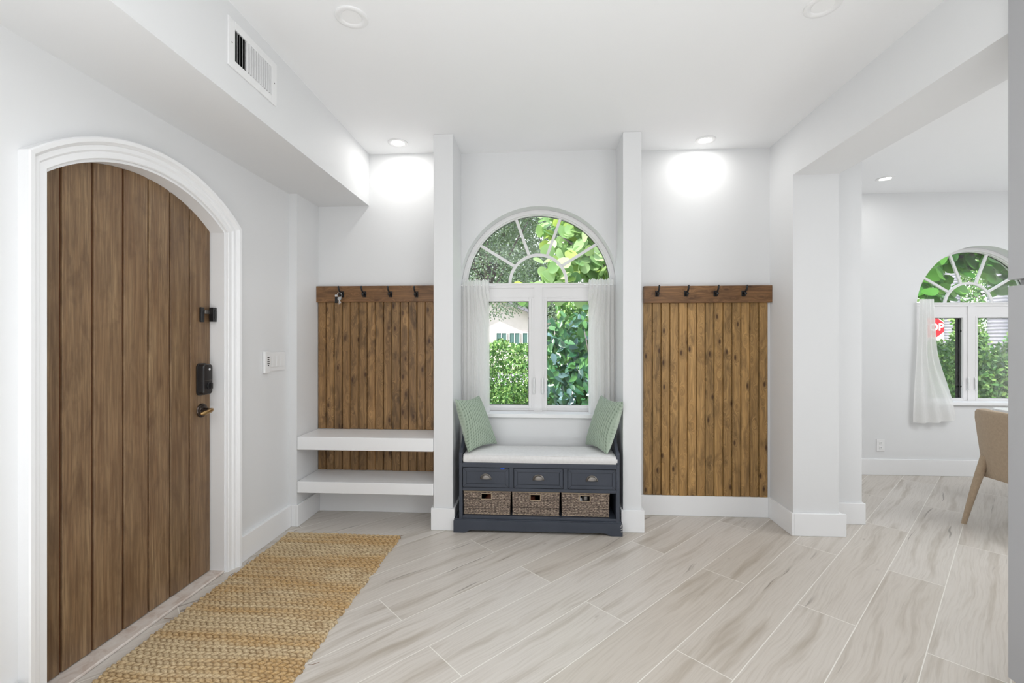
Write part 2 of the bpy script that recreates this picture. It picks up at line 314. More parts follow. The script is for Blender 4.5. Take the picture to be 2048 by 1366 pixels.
# ------------------------------------------------------------------ mesh helpers
class MB:
    def __init__(s): s.v = []; s.f = []; s.a = {}
    def add(s, vs, fs):
        k = len(s.v); s.v += [tuple(p) for p in vs]; s.f += [tuple(i+k for i in f) for f in fs]; return s
    def box(s, x0, x1, y0, y1, z0, z1):
        x0, x1 = sorted((x0, x1)); y0, y1 = sorted((y0, y1)); z0, z1 = sorted((z0, z1))
        return s.add([(x0,y0,z0),(x1,y0,z0),(x1,y1,z0),(x0,y1,z0),(x0,y0,z1),(x1,y0,z1),(x1,y1,z1),(x0,y1,z1)],
                     [(0,3,2,1),(4,5,6,7),(0,1,5,4),(1,2,6,5),(2,3,7,6),(3,0,4,7)])
    def prism(s, poly, f0, f1):
        """poly: 2D points; f0,f1 map (a,b)->xyz for both caps"""
        n = len(poly); s.add([f0(*p) for p in poly]+[f1(*p) for p in poly],
              [tuple(range(n))[::-1], tuple(range(n, 2*n))]+[(i, (i+1) % n, n+(i+1) % n, n+i) for i in range(n)]); return s
    def loft(s, rings, cap=True, closed=True):
        n = len(rings[0]); k = len(rings); fs = []
        for j in range(k-1):
            for i in range(n if closed else n-1):
                a, b = j*n+i, j*n+(i+1) % n; fs.append((a, b, b+n, a+n))
        if cap: fs += [tuple(range(n))[::-1], tuple(range((k-1)*n, k*n))]
        return s.add([p for r in rings for p in r], fs)
    def tube(s, pts, r, seg=10, cap=True, closed=False):
        P = [Vector(p) for p in pts]; n = len(P); R = r if hasattr(r, '__len__') else [r]*n; rings = []
        up = None
        for i, p in enumerate(P):
            if closed: d = (P[(i+1) % n]-P[i-1]).normalized()
            else: d = (P[min(i+1, n-1)]-P[max(i-1, 0)]).normalized()
            if up is None: up = Vector((0, 0, 1)) if abs(d.z) < 0.9 else Vector((1, 0, 0))
            side = d.cross(up).normalized(); up = side.cross(d).normalized()
            rings.append([p+(side*math.cos(t)+up*math.sin(t))*R[i] for t in [2*PI*k/seg for k in range(seg)]])
        if closed: rings.append(rings[0]); cap = False
        return s.loft(rings, cap)
    def lathe(s, prof, o=(0, 0, 0), axis=2, seg=28, cap=True):
        """prof: (radius, height) pairs along axis"""
        o = Vector(o); rings = []
        for r, h in prof:
            ring = []
            for k in range(seg):
                a = 2*PI*k/seg; q = [0, 0, 0]; q[axis] = h; q[(axis+1) % 3] = r*math.cos(a); q[(axis+2) % 3] = r*math.sin(a)
                ring.append(o+Vector(q))
            rings.append(ring)
        return s.loft(rings, cap)
    def grid(s, fn, nu, nv, wrapu=False):
        vs = [fn(i/nu, j/nv) for j in range(nv+1) for i in range(nu+1)]
        return s.add(vs, [(j*(nu+1)+i, j*(nu+1)+i+1, (j+1)*(nu+1)+i+1, (j+1)*(nu+1)+i) for j in range(nv) for i in range(nu)])
    def obj(s, name, mat, parent=None, loc=None, smooth=False, bevel=0, seg=2, auto=None, fix=True):
        me = bpy.data.meshes.new(name); off = Vector(loc) if loc else Vector((0, 0, 0))
        me.from_pydata([tuple(Vector(p)-off) for p in s.v], [], s.f); me.validate()
        if fix:
            bm = bmesh.new(); bm.from_mesh(me); bmesh.ops.recalc_face_normals(bm, faces=bm.faces); bm.to_mesh(me); bm.free()
        if smooth: me.polygons.foreach_set('use_smooth', [True]*len(me.polygons))
        me.materials.append(M[mat] if isinstance(mat, str) else mat)
        for k, a in s.a.items():
            at = me.attributes.new(k, 'FLOAT', 'POINT'); at.data.foreach_set('value', a)
        o = bpy.data.objects.new(name, me); COL.objects.link(o); o.location = off
        if parent is not None:
            o.parent = parent; o.location = off-parent_world(parent) if loc else (Vector((0,0,0))-parent_world(parent))
        if bevel:
            m = o.modifiers.new('bevel', 'BEVEL'); m.width = bevel; m.segments = seg; m.limit_method = 'ANGLE'; m.angle_limit = math.radians(40)
            if not smooth: me.polygons.foreach_set('use_smooth', [True]*len(me.polygons)); w = o.modifiers.new('wn', 'WEIGHTED_NORMAL')
        if auto is not None:
            me.polygons.foreach_set('use_smooth', [True]*len(me.polygons))
            bm = bmesh.new(); bm.from_mesh(me)
            for e in bm.edges:
                if len(e.link_faces) == 2 and e.calc_face_angle(0) > math.radians(auto): e.smooth = False
            bm.to_mesh(me); bm.free()
        return o
def parent_world(p):
    v = Vector((0, 0, 0))
    while p is not None: v += p.location; p = p.parent
    return v
def tag(o, label=None, cat=None, group=None, kind=None):
    if label: o['label'] = label
    if cat: o['category'] = cat
    if group: o['group'] = group
    if kind: o['kind'] = kind
    return o
def struct(o): o['kind'] = 'structure'; return o
def thing(name, loc, label, cat, group=None):
    o = bpy.data.objects.new(name, None); COL.objects.link(o); o.location = loc; o.empty_display_size = 0.05
    return tag(o, label, cat, group)
def copy_tree(o, parent=None):
    c = o.copy(); COL.objects.link(c)
    if parent is not None: c.parent = parent
    for ch in list(o.children): copy_tree(ch, c)
    return c

def arc_pts(uc, hw, zs, rise, n=40):
    R = (hw*hw+rise*rise)/(2*rise); zc = zs+rise-R; a = math.asin(min(1, hw/R))
    if rise > hw: a = PI-a
    return [(uc+R*math.sin(t), zc+R*math.cos(t)) for t in [-a+2*a*i/n for i in range(n+1)]]
def arched_wall(u0, u1, z0, z1, uc, hw, zs, rise, sill, P, n=40):
    """solid wall with an arched opening; P(u, z, d) with d=0 front, 1 back"""
    mb = MB(); A = arc_pts(uc, hw, zs, rise, n); ul, ur = uc-hw, uc+hw
    for d in (0, 1):
        q = lambda pts: mb.add([P(u, z, d) for u, z in pts], [tuple(range(len(pts)))])
        q([(u0, z0), (ul, z0), (ul, zs), (ul, z1), (u0, z1)]); q([(ur, z0), (u1, z0), (u1, z1), (ur, z1), (ur, zs)])
        if sill > z0: q([(ul, z0), (ur, z0), (ur, sill), (ul, sill)])
        for a, b in zip(A[:-1], A[1:]): q([a, b, (b[0], z1), (a[0], z1)])
    def strip(path):
        for a, b in zip(path[:-1], path[1:]): mb.add([P(*a, 0), P(*b, 0), P(*b, 1), P(*a, 1)], [(0, 1, 2, 3)])
    strip([(ul, max(sill, z0)), (ul, zs)]+A[1:-1]+[(ur, zs), (ur, max(sill, z0))])
    if sill > z0: strip([(ul, sill), (ur, sill)])
    strip([(u0, z0), (u0, z1), (u1, z1), (u1, z0)])
    return mb

CZ = 2.63
# ------------------------------------------------------------------ setting: floor, ceiling, walls
struct(MB().box(-1.80, 6.2, -3.6, 4.60, -0.12, 0).obj('floor', 'floor'))
struct(MB().box(-2.0, 2.0, -3.6, 3.62, CZ, CZ+0.25).obj('ceiling', 'ceil'))
struct(MB().box(2.0, 6.2, -3.6, 4.72, CZ+0.01, CZ+0.25).obj('ceiling_dining', 'ceil'))
WL = -1.70
# left wall with the arched doorway
OC, OHW, OS, OR = 1.9125, 0.4525, 1.84, 0.163
struct(arched_wall(-3.6, 3.62, 0, CZ, OC, OHW, OS, OR, 0, lambda u, z, d: (WL-0.25*d, u, z)).obj('wall_left', 'wall', auto=30))
# plaster thickening at the end of the left wall (side of the shelf niche)
struct(MB().box(WL, -1.643, 2.985, 3.30, 0, 2.25).obj('wall_niche_side', 'wall'))
# soffit box
struct(MB().box(WL, -1.258, -3.6, 3.30, 2.25, CZ).obj('trim_soffit', 'wall'))
# back walls
struct(MB().box(WL, -0.60, 3.287, 3.62, 0, CZ).obj('wall_back_left', 'wall'))
W1C, W1R, W1S, W1SILL = -0.0135, 0.573, 1.661, 0.705
struct(arched_wall(-0.62, 0.60, 0, CZ, W1C, W1R, W1S, W1R-0.0005, W1SILL, lambda u, z, d: (u, 3.31+0.30*d, z), 64).obj('wall_back', 'wall', auto=30))
struct(MB().box(0.60, 1.64, 3.345, 3.62, 0, CZ).obj('wall_back_right', 'wall'))
struct(MB().box(-0.708, -0.578, 2.992, 3.32, 0, CZ).obj('wall_pier_left', 'wall', bevel=0.003))
struct(MB().box(0.545, 0.665, 3.035, 3.345, 0, CZ).obj('wall_pier_right', 'wall', bevel=0.003))
# right wall: stub, header over the wide opening, and the dining room corner behind
struct(MB().box(1.632, 1.918, 3.047, 3.62, 0, CZ).obj('wall_right', 'wall'))
struct(MB().box(1.632, 1.918, -3.6, 3.047, 2.327, CZ).obj('trim_header', 'wall'))
struct(MB().box(1.90, 2.20, 3.258, 4.75, 0, CZ+0.02).obj('wall_dining_left', 'wall'))
W2C, W2R, W2S, W2SILL = 4.085, 0.573, 1.566, 0.665
struct(arched_wall(2.15, 6.2, 0, CZ+0.02, W2C, W2R, W2S, W2R-0.0005, W2SILL, lambda u, z, d: (u, 4.475+0.22*d, z), 64).obj('wall_dining_back', 'wall', auto=30))
struct(MB().box(6.0, 6.2, -3.6, 4.6, 0, CZ).obj('wall_dining_right', 'wall'))

struct(MB().box(-2.0, 6.2, -3.75, -3.6, -0.12, CZ+0.02).obj('wall_rear', 'wall'))
def baseboard(name, segs, h=0.145, t=0.016):
    mb = MB()
    for (x0, x1, y0, y1) in segs:
        mb.box(x0, x1, y0, y1, 0, h)
    return struct(mb.obj(name, 'trim', bevel=0.003))
T = 0.016
baseboard('baseboard_left', [(WL, WL+0.024, 2.46, 2.985), (WL, WL+0.024, -3.5, 1.37)])
baseboard('baseboard_niche', [(-1.643, -1.643+T, 2.972, 3.287), (WL+0.024, -1.643, 2.972, 2.985), (-1.627, -0.72, 3.287-T, 3.287)])
baseboard('baseboard_pier_left', [(-0.722, -0.564, 2.976, 2.992), (-0.722, -0.708, 2.992, 3.27), (-0.578, -0.564, 2.992, 3.31)])
baseboard('baseboard_pier_right', [(0.531, 0.681, 3.018, 3.035), (0.531, 0.545, 3.035, 3.31), (0.665, 0.681, 3.035, 3.33)])
baseboard('baseboard_back', [(0.681, 1.632-T, 3.345-T, 3.345)])
baseboard('baseboard_right', [(1.632-T, 1.632, 3.030, 3.345), (1.632, 1.918+T+0.02, 3.030, 3.047), (1.918, 1.938, 3.047, 3.258-T)])
baseboard('baseboard_dining_left', [(1.938, 2.2+T, 3.258-T, 3.258), (2.2, 2.2+T, 3.258, 4.475)])
baseboard('baseboard_dining', [(2.2+T, 6.0, 4.475-T, 4.475)], 0.15)

# ------------------------------------------------------------------ arched door casing (profiled sweep)
def casing_sweep(name, mat, prof, uc, hw, zs, rise, P, n=36):
    """prof: list of (offset outwards from the opening, protrusion)"""
    path = []
    base = arc_pts(uc, hw, zs, rise, n)
    R = (hw*hw+rise*rise)/(2*rise); zc = zs+rise-R
    rings = []
    def ring(pt, nrm, k=1.0): return [P(pt[0]+nrm[0]*o*k, pt[1]+nrm[1]*o*k, d) for o, d in prof]
    rings.append(ring((uc-hw, 0), (-1, 0)))
    # mitre where the straight leg meets the arc
    for i, (u, z) in enumerate(base):
        nr = Vector((u-uc, z-zc)).normalized()
        if i in (0, n):
            s = Vector((-1 if i == 0 else 1, 0)); m = (nr+s).normalized(); k = 1/m.dot(s); rings.append(ring((u, z), m, k))
        else: rings.append(ring((u, z), nr))
    rings.append(ring((uc+hw, 0), (1, 0)))
    mb = MB(); mb.loft(rings, cap=True, closed=True)
    return mb.obj(name, mat, auto=25)
prof = [(0.0, -0.0), (0.0, 0.012), (0.004, 0.016), (0.026, 0.016), (0.029, 0.020), (0.033, 0.0235), (0.049, 0.0235), (0.051, 0.029), (0.056, 0.034), (0.060, 0.040), (0.074, 0.042), (0.078, 0.038), (0.078, 0.0)]
struct(casing_sweep('trim_door_casing', 'trim', prof, OC, OHW, OS, OR, lambda u, z, d: (WL+d, u, z)))
# door frame (stop/jamb lining) inside the doorway
prof2 = [(-0.012, -0.0), (0.0, 0.0), (0.0, -0.078), (-0.016, -0.078), (-0.016, -0.070), (-0.012, -0.070)]
struct(casing_sweep('trim_door_jamb', 'trim', [(-0.010, -0.001), (0.0005, -0.001), (0.0005, -0.13), (-0.010, -0.13)], OC, OHW, OS, OR, lambda u, z, d: (WL+d, u, z)))
wst = casing_sweep('weather_strip', 'rubber', [(-0.019, -0.088), (-0.0105, -0.088), (-0.0105, -0.12), (-0.019, -0.12)], OC, OHW, OS, OR, lambda u, z, d: (WL+d, u, z))
wst.name = 'trim_weather_strip'; struct(wst)
# marble threshold
struct(MB().box(WL-0.20, WL-0.001, OC-OHW+0.002, OC+OHW-0.002, 0.0005, 0.014).obj('trim_threshold', 'marble', bevel=0.004))

# ------------------------------------------------------------------ door: seven planks with V grooves, arched top
DX = -1.777
def door():
    root = bpy.data.objects.new('door_1', None); COL.objects.link(root); root.location = (DX, 1.46, 0.016); struct(root)
    root['label'] = 'arched plank front door in brown stained wood'
    y0, y1 = 1.472, 2.349; hw = OHW-0.013; A = arc_pts(OC, hw, OS, OR-0.010, 96)
    def top(y):
        for (a, za), (b, zb) in zip(A[:-1], A[1:]):
            if a <= y <= b: return za+(zb-za)*(y-a)/(b-a)
        return A[0][1] if y < A[0][0] else A[-1][1]
    cuts = [1.472, 1.585, 1.706, 1.838, 1.964, 2.085, 2.207, 2.349]
    for k, (a, b) in enumerate(zip(cuts[:-1], cuts[1:])):
        g = 0.0045
        mb = MB(); ya, yb = a+(0 if k == 0 else g), b-(0 if k == 6 else g)
        n = 8; ys = [ya+(yb-ya)*i/n for i in range(n+1)]
        poly = [(ya, 0.018), (yb, 0.018)]+[(y, top(y)) for y in ys[::-1]]
        mb.prism(poly, lambda y, z: (DX, y, z), lambda y, z: (DX-0.02, y, z))
        mb.obj('plank', 'door', root, bevel=0.0025)
    mb = MB(); ys = [y0+(y1-y0)*i/60 for i in range(61)]
    mb.prism([(y0, 0.018), (y1, 0.018)]+[(y, top(y)) for y in ys[::-1]], lambda y, z: (DX-0.008, y, z), lambda y, z: (DX-0.045, y, z))
    mb.obj('door_core', 'door_groove', root)
    # smart lock body
    yc, z0, z1 = 2.286, 0.972, 1.132
    def rr(w, h, r, n=6):
        pts = []
        for cx, cy, a0 in ((w-r, h-r, 0), (-w+r, h-r, PI/2), (-w+r, -h+r, PI), (w-r, -h+r, 1.5*PI)):
            pts += [(cx+r*math.cos(a0+PI/2*i/n), cy+r*math.sin(a0+PI/2*i/n)) for i in range(n+1)]
        return pts
    zc = (z0+z1)/2
    mb = MB(); rings = []
    for w, h, r, x in ((0.036, 0.084, 0.02, 0), (0.036, 0.084, 0.02, 0.007), (0.033, 0.080, 0.018, 0.008), (0.033, 0.080, 0.018, 0.034), (0.029, 0.076, 0.016, 0.040)):
        rings.append([(DX+x, yc+p, zc+q) for p, q in rr(w, h, r)])
    mb.loft(rings); lk = mb.obj('smart_lock', 'lockblack', root, auto=35)
    MB().box(DX+0.0405, DX+0.0412, yc-0.028, yc+0.028, zc-0.006, zc-0.0045).obj('seam', 'pewter', lk)
    mb = MB().lathe([(0.0, 0.0402), (0.017, 0.0402), (0.019, 0.042), (0.019, 0.045), (0.016, 0.046), (0, 0.046)], (DX, yc+0.004, zc-0.034), 0, 24); mb.obj('turn_dial', 'lockblack', lk, auto=35)
    mb = MB().box(DX+0.046, DX+0.060, yc-0.001, yc+0.009, zc-0.050, zc-0.018); mb.obj('thumb_turn', 'lockblack', lk, bevel=0.003)
    MB().lathe([(0, 0.0402), (0.0065, 0.0402), (0.0065, 0.0409), (0, 0.0409)], (DX, yc+0.008, zc+0.052), 0, 20).obj('round_badge', 'logo', lk)
    # lever handle
    zc = 0.888; yk = 2.288
    lv = MB().lathe([(0.0, 0.0), (0.036, 0.0), (0.037, 0.003), (0.034, 0.008), (0.026, 0.010), (0.024, 0.014), (0.014, 0.017), (0.012, 0.040), (0.0, 0.041)], (DX, yk, zc), 0, 32).obj('handle_rosette', 'bronze', root, auto=35)
    mb = MB().tube([(DX+0.040, yk+0.014, zc+0.004), (DX+0.052, yk+0.006, zc+0.003), (DX+0.056, yk-0.01, zc+0.0), (DX+0.057, yk-0.03, zc-0.003), (DX+0.056, yk-0.05, zc-0.006), (DX+0.055, yk-0.068, zc-0.007), (DX+0.054, yk-0.076, zc-0.006)],
                   [0.007, 0.010, 0.012, 0.0095, 0.012, 0.009, 0.004], 14); mb.obj('lever', 'brass', lv, smooth=True)
    mb = MB().tube([(DX+0.036, yk, zc), (DX+0.052, yk, zc)], 0.011, 16); mb.obj('spindle', 'brass', lv, auto=40)
    # swing guard, half on the door
    gb = MB().box(DX, DX+0.012, 2.272, 2.296, 1.352, 1.430).obj('guard_plate', 'black', root, bevel=0.003)
    MB().box(DX+0.010, DX+0.019, 2.290, 2.335, 1.396, 1.416).obj('guard_arm', 'pewter', gb, bevel=0.002)
door()
g = MB().box(DX+0.012, DX+0.036, 2.327, 2.3535, 1.356, 1.432); g.box(DX+0.036, DX+0.040, 2.333, 2.349, 1.372, 1.416)
tag(g.obj('door_guard', 'black', bevel=0.003), 'black metal door guard block fixed to the white jamb above the lock', 'door guard')

# ------------------------------------------------------------------ switch plate and keypad on the left wall
t = thing('switch_plate', (WL, 2.83, 1.12), 'white wall plate with rocker switches and a keypad strip beside the door casing', 'light switch')
MB().box(WL, WL+0.006, 2.70, 2.935, 1.062, 1.182).obj('plate', 'switchw', t, bevel=0.003)
for k, y in enumerate((2.795, 2.845, 2.895)):
    s = MB().box(WL+0.006, WL+0.009, y-0.017, y+0.017, 1.088, 1.156).obj('rocker', 'switchw', t, bevel=0.002)
kp = MB().box(WL+0.001, WL+0.018, 2.692, 2.748, 1.054, 1.188).obj('keypad', 'switchw', t, bevel=0.004)
for z, w in ((1.150, 0.010), (1.137, 0.009), (1.124, 0.012), (1.112, 0.012), (1.101, 0.006)):
    MB().box(WL+0.018, WL+0.0188, 2.725-w, 2.725+w, z-0.0035, z+0.0035).obj('keypad_icon', 'slot', kp, bevel=0.002)
# outlet in dining room
t = thing('wall_outlet', (3.186, 4.475, 0.28), 'white duplex power outlet low on the dining room wall', 'outlet')
MB().box(3.151, 3.222, 4.469, 4.475, 0.222, 0.334).obj('plate', 'switchw', t, bevel=0.002)
for z in (0.256, 0.300):
    q = MB().box(3.172, 3.201, 4.466, 4.470, z-0.014, z+0.014).obj('socket', 'switchw', t, bevel=0.002)
    for x in (3.181, 3.192): MB().box(x-0.0012, x+0.0012, 4.4654, 4.4662, z-0.005, z+0.006).obj('slot', 'slot', q)

# ------------------------------------------------------------------ air vent on the soffit
SX = -1.258
t = thing('air_vent', (SX, 1.925, 2.466), 'white louvred air supply grille on the soffit above the door', 'vent')
mb = MB(); Y0, Y1, Z0, Z1 = 1.757, 2.093, 2.368, 2.566; y0, y1, z0, z1 = 1.797, 2.053, 2.402, 2.532
mb.box(SX, SX+0.008, Y0, y0, Z0, Z1).box(SX, SX+0.008, y1, Y1, Z0, Z1).box(SX, SX+0.008, y0, y1, Z0, z0).box(SX, SX+0.008, y0, y1, z1, Z1)
mb.obj('frame', 'switchw', t, bevel=0.002)
MB().box(SX+0.0003, SX+0.0012, y0, y1, z0, z1).obj('backing', 'void', t)
for k in range(15):
    y = y0+0.012+k*(y1-y0-0.02)/14
    a, b = (y+0.006, y-0.004) if k < 4 else (y-0.002, y+0.0005)
    MB().add([(SX+0.0015, a, z0), (SX+0.0015, a+0.0012, z0), (SX+0.010, b+0.0012, z0), (SX+0.010, b, z0), (SX+0.0015, a, z1), (SX+0.0015, a+0.0012, z1), (SX+0.010, b+0.0012, z1), (SX+0.010, b, z1)],
             [(0, 3, 2, 1), (4, 5, 6, 7), (0, 1, 5, 4), (1, 2, 6, 5), (2, 3, 7, 6), (3, 0, 4, 7)]).obj('louvre', 'switchw', t)
for y in (1.777, 2.073): MB().lathe([(0, 0.008), (0.003, 0.008), (0.003, 0.009), (0, 0.009)], (SX, y, 2.467), 0, 10).obj('screw', 'pewter', t)

# ------------------------------------------------------------------ recessed ceiling lights
def downlight(x, y, z, lit, label, group, power=0, r=0.068):
    t = thing('recessed_light', (x, y, z), label, 'ceiling light', group)
    MB().lathe([(r, 0.0), (r, -0.004), (r-0.004, -0.007), (r-0.020, -0.0065), (r-0.026, -0.002), (r-0.028, 0.0)], (x, y, z), 2, 40, cap=False).obj('trim_ring', 'switchw', t, auto=50)
    MB().lathe([(0, -0.0015), (r-0.027, -0.0015), (r-0.027, -0.0005), (0, -0.0005)], (x, y, z), 2, 36).obj('lens', 'lamp_on' if lit else 'lamp_off', t)
    if power:
        L = light('downlight_beam', 'AREA', (x, y, z-0.012), (0, 0, 0), power, (1.0, 0.985, 0.955), shape='DISK', size=0.09)
        L.parent = t; L.location = (0, 0, -0.009)
downlight(-0.985, 3.105, CZ, True, 'lit recessed downlight over the left wood-panelled shelf niche', 'recessed lights', 1.45)
downlight(1.13, 3.19, CZ, True, 'lit recessed downlight over the right wood-panelled alcove', 'recessed lights', 1.45)
downlight(-0.80, 1.89, CZ, False, 'unlit recessed downlight in the entry ceiling near the air vent', 'recessed lights')
downlight(1.16, 1.945, CZ, False, 'unlit recessed downlight in the entry ceiling near the right header', 'recessed lights')
downlight(2.94, 4.07, CZ+0.01, True, 'lit recessed downlight in the dining room ceiling', 'recessed lights', 1.45)

# ------------------------------------------------------------------ built-in shelves
tag(MB().box(-1.641, -0.709, 2.983, 3.2868, 0.517, 0.605).obj('built_in_shelf', 'trim', bevel=0.004), 'thick white plaster bench shelf, upper one in the left niche', 'shelf', 'built-in shelves')
tag(MB().box(-1.641, -0.709, 2.983, 3.2868, 0.226, 0.303).obj('built_in_shelf', 'trim', bevel=0.004), 'thick white plaster shelf, lower one near the floor in the left niche', 'shelf', 'built-in shelves')

# ------------------------------------------------------------------ beadboard panels with hook rails
def beadboard(root, mat, x0, x1, yf, z0, z1, n, ragged=0.003, seed=1, name='beadboard'):
    rnd = random.Random(seed); mb = MB(); w = (x1-x0)/n; g = 0.003; yb = yf+0.016
    for k in range(n):
        a, b = x0+k*w, x0+(k+1)*w; zb = z0+rnd.uniform(0, ragged)
        prof = [(a, yf+0.010), (a+g, yf), (b-g-0.004, yf), (b-g-0.002, yf+0.004), (b-g, yf), (b, yf+0.007)] if False else [(a, yf+0.012), (a+g*0.5, yf+0.010), (a+g, yf+0.001), (a+g*1.4, yf), (b-g*2.6, yf), (b-g*2.1, yf+0.004), (b-g*1.5, yf+0.004), (b-g*0.8, yf+0.001), (b-g*0.5, yf+0.010), (b, yf+0.012)]
        poly = prof+[(b, yb), (a, yb)]
        mb.prism(poly, lambda x, y: (x, y, zb), lambda x, y: (x, y, z1))
    return mb.obj(name, mat, root)
t = thing('wall_panel', (-1.18, 3.27, 0.6), 'stained pine beadboard panel with hook rail above the white shelf bench', 'wood panel', 'beadboard wall panels')
beadboard(t, 'bead_l', -1.640, -0.7085, 3.2705, 0.606, 1.545, 15, seed=2)
MB().box(-1.6425, -0.7085, 3.250, 3.2865, 1.539, 1.656).obj('hook_rail', 'rail', t, bevel=0.002)
t2 = thing('wall_panel', (-1.18, 3.27, 0.31), 'strip of stained pine beadboard between the two white niche shelves', 'wood panel', 'beadboard wall panels')
beadboard(t2, 'bead_l', -1.640, -0.7085, 3.2705, 0.304, 0.5165, 15, seed=4)
t = thing('wall_panel', (1.18, 3.33, 0.15), 'tall stained pine beadboard panel with hook rail in the right alcove', 'wood panel', 'beadboard wall panels')
beadboard(t, 'bead_r', 0.745, 1.612, 3.3285, 0.1455, 1.530, 14, seed=6)
MB().box(0.743, 1.6315, 3.306, 3.3445, 1.526, 1.646).obj('hook_rail', 'rail', t, bevel=0.002)

def make_hook():
    h = thing('coat_hook', (0, 0, 0), 'x', 'coat hook')
    MB().box(-0.0135, 0.0135, -0.005, 0, -0.022, 0.020).obj('back_plate', 'black', h, bevel=0.002)
    pts = [(0, -0.004, 0.004), (0, -0.022, 0.006), (0, -0.042, 0.014), (0, -0.058, 0.028), (0, -0.064, 0.044), (0, -0.062, 0.053)]
    MB().tube(pts, [0.009, 0.0068, 0.0062, 0.0062, 0.0066, 0.0045], 12).obj('upper_prong', 'black', h, smooth=True)
    q = MB().tube([(0, -0.004, -0.008), (0, -0.018, -0.014), (0, -0.030, -0.014), (0, -0.036, -0.006)], [0.009, 0.007, 0.0065, 0.006], 12)
    q.lathe([(0, -0.011), (0.007, -0.008), (0.0105, 0), (0.007, 0.008), (0, 0.011)], (0, -0.038, -0.003), 2, 14)
    q.obj('lower_prong', 'black', h, smooth=True)
    for z in (0.014, -0.017): MB().lathe([(0, -0.0062), (0.003, -0.006), (0.003, -0.004), (0, -0.004)], (0, 0, z), 1, 10).obj('screw', 'black', h)
    return h
hk = make_hook()
places = [(-1.446, 3.250, 1.596, 'black iron coat hook holding the keys, leftmost on the left rail'),
          (-1.278, 3.250, 1.595, 'black coat hook on the left rail, next to the one with keys'),
          (-1.084, 3.250, 1.594, 'black coat hook on the left rail, third from the left'),
          (-0.894, 3.250, 1.592, 'black coat hook on the left rail, nearest the left pier'),
          (0.834, 3.306, 1.592, 'black coat hook on the right rail, nearest the right pier'),
          (1.036, 3.306, 1.591, 'black coat hook on the right rail, second from the left'),
          (1.240, 3.306, 1.590, 'black coat hook on the right rail, third from the left'),
          (1.432, 3.306, 1.589, 'black coat hook on the right rail, rightmost one')]
for i, (x, y, z, lb) in enumerate(places):
    o = hk if i == 0 else copy_tree(hk)
    o.location = (x, y, z); o['label'] = lb; o['group'] = 'coat hooks on the wooden rails'
# keys
kx, ky, kz = -1.447, 3.206, 1.600
t = thing('key_bunch', (kx, ky, kz), 'bunch of silver keys with a dark fob hanging from a coat hook', 'keys')
ring = [(kx+0.017*math.sin(a), ky-0.002*math.cos(a), kz-0.014+0.018*math.cos(a)) for a in [2*PI*i/24 for i in range(24)]]
MB().tube(ring, 0.0012, 6, closed=True).obj('key_ring', 'steel', t, smooth=True)
def key(ang, length, x, dy):
    mb = MB(); c, s = math.cos(ang), math.sin(ang); o = Vector((x, ky+dy, kz-0.032))
    def P(a, b, d): return tuple(o+Vector((a*c-b*s, d, -(b*c+a*s) if False else -(a*s+b*c))))
    head = [(0.011*math.cos(q), 0.011*math.sin(q)+0.008) for q in [PI*0.62+2*PI*0.88*i/16 for i in range(17)]]
    blade = [(0.0035, 0.018), (0.0035, length), (0, length+0.003), (-0.003, length), (-0.0015, length-0.006), (-0.0034, length-0.009), (-0.002, length-0.014), (-0.0035, length-0.017), (-0.0035, 0.018)]
    mb.prism([(0.011*math.cos(q), 0.011*math.sin(q)+0.009) for q in [2*PI*i/18 for i in range(18)]], lambda a, b: P(a, b, -0.001), lambda a, b: P(a, b, 0.001))
    mb.prism(blade, lambda a, b: P(a, b, -0.001), lambda a, b: P(a, b, 0.001)); return mb.obj('key', 'steel', t)
key(0.10, 0.048, kx+0.003, -0.004); key(-0.35, 0.042, kx-0.006, -0.001); key(0.95, 0.036, kx+0.012, 0.002)
MB().box(kx-0.034, kx-0.012, ky-0.004, ky+0.006, kz-0.072, kz-0.028).obj('fob', 'black', t, bevel=0.004)
MB().box(kx-0.034, kx-0.014, ky-0.003, ky+0.003, kz-0.026, kz-0.012).obj('key_tag', 'logo', t, bevel=0.003)

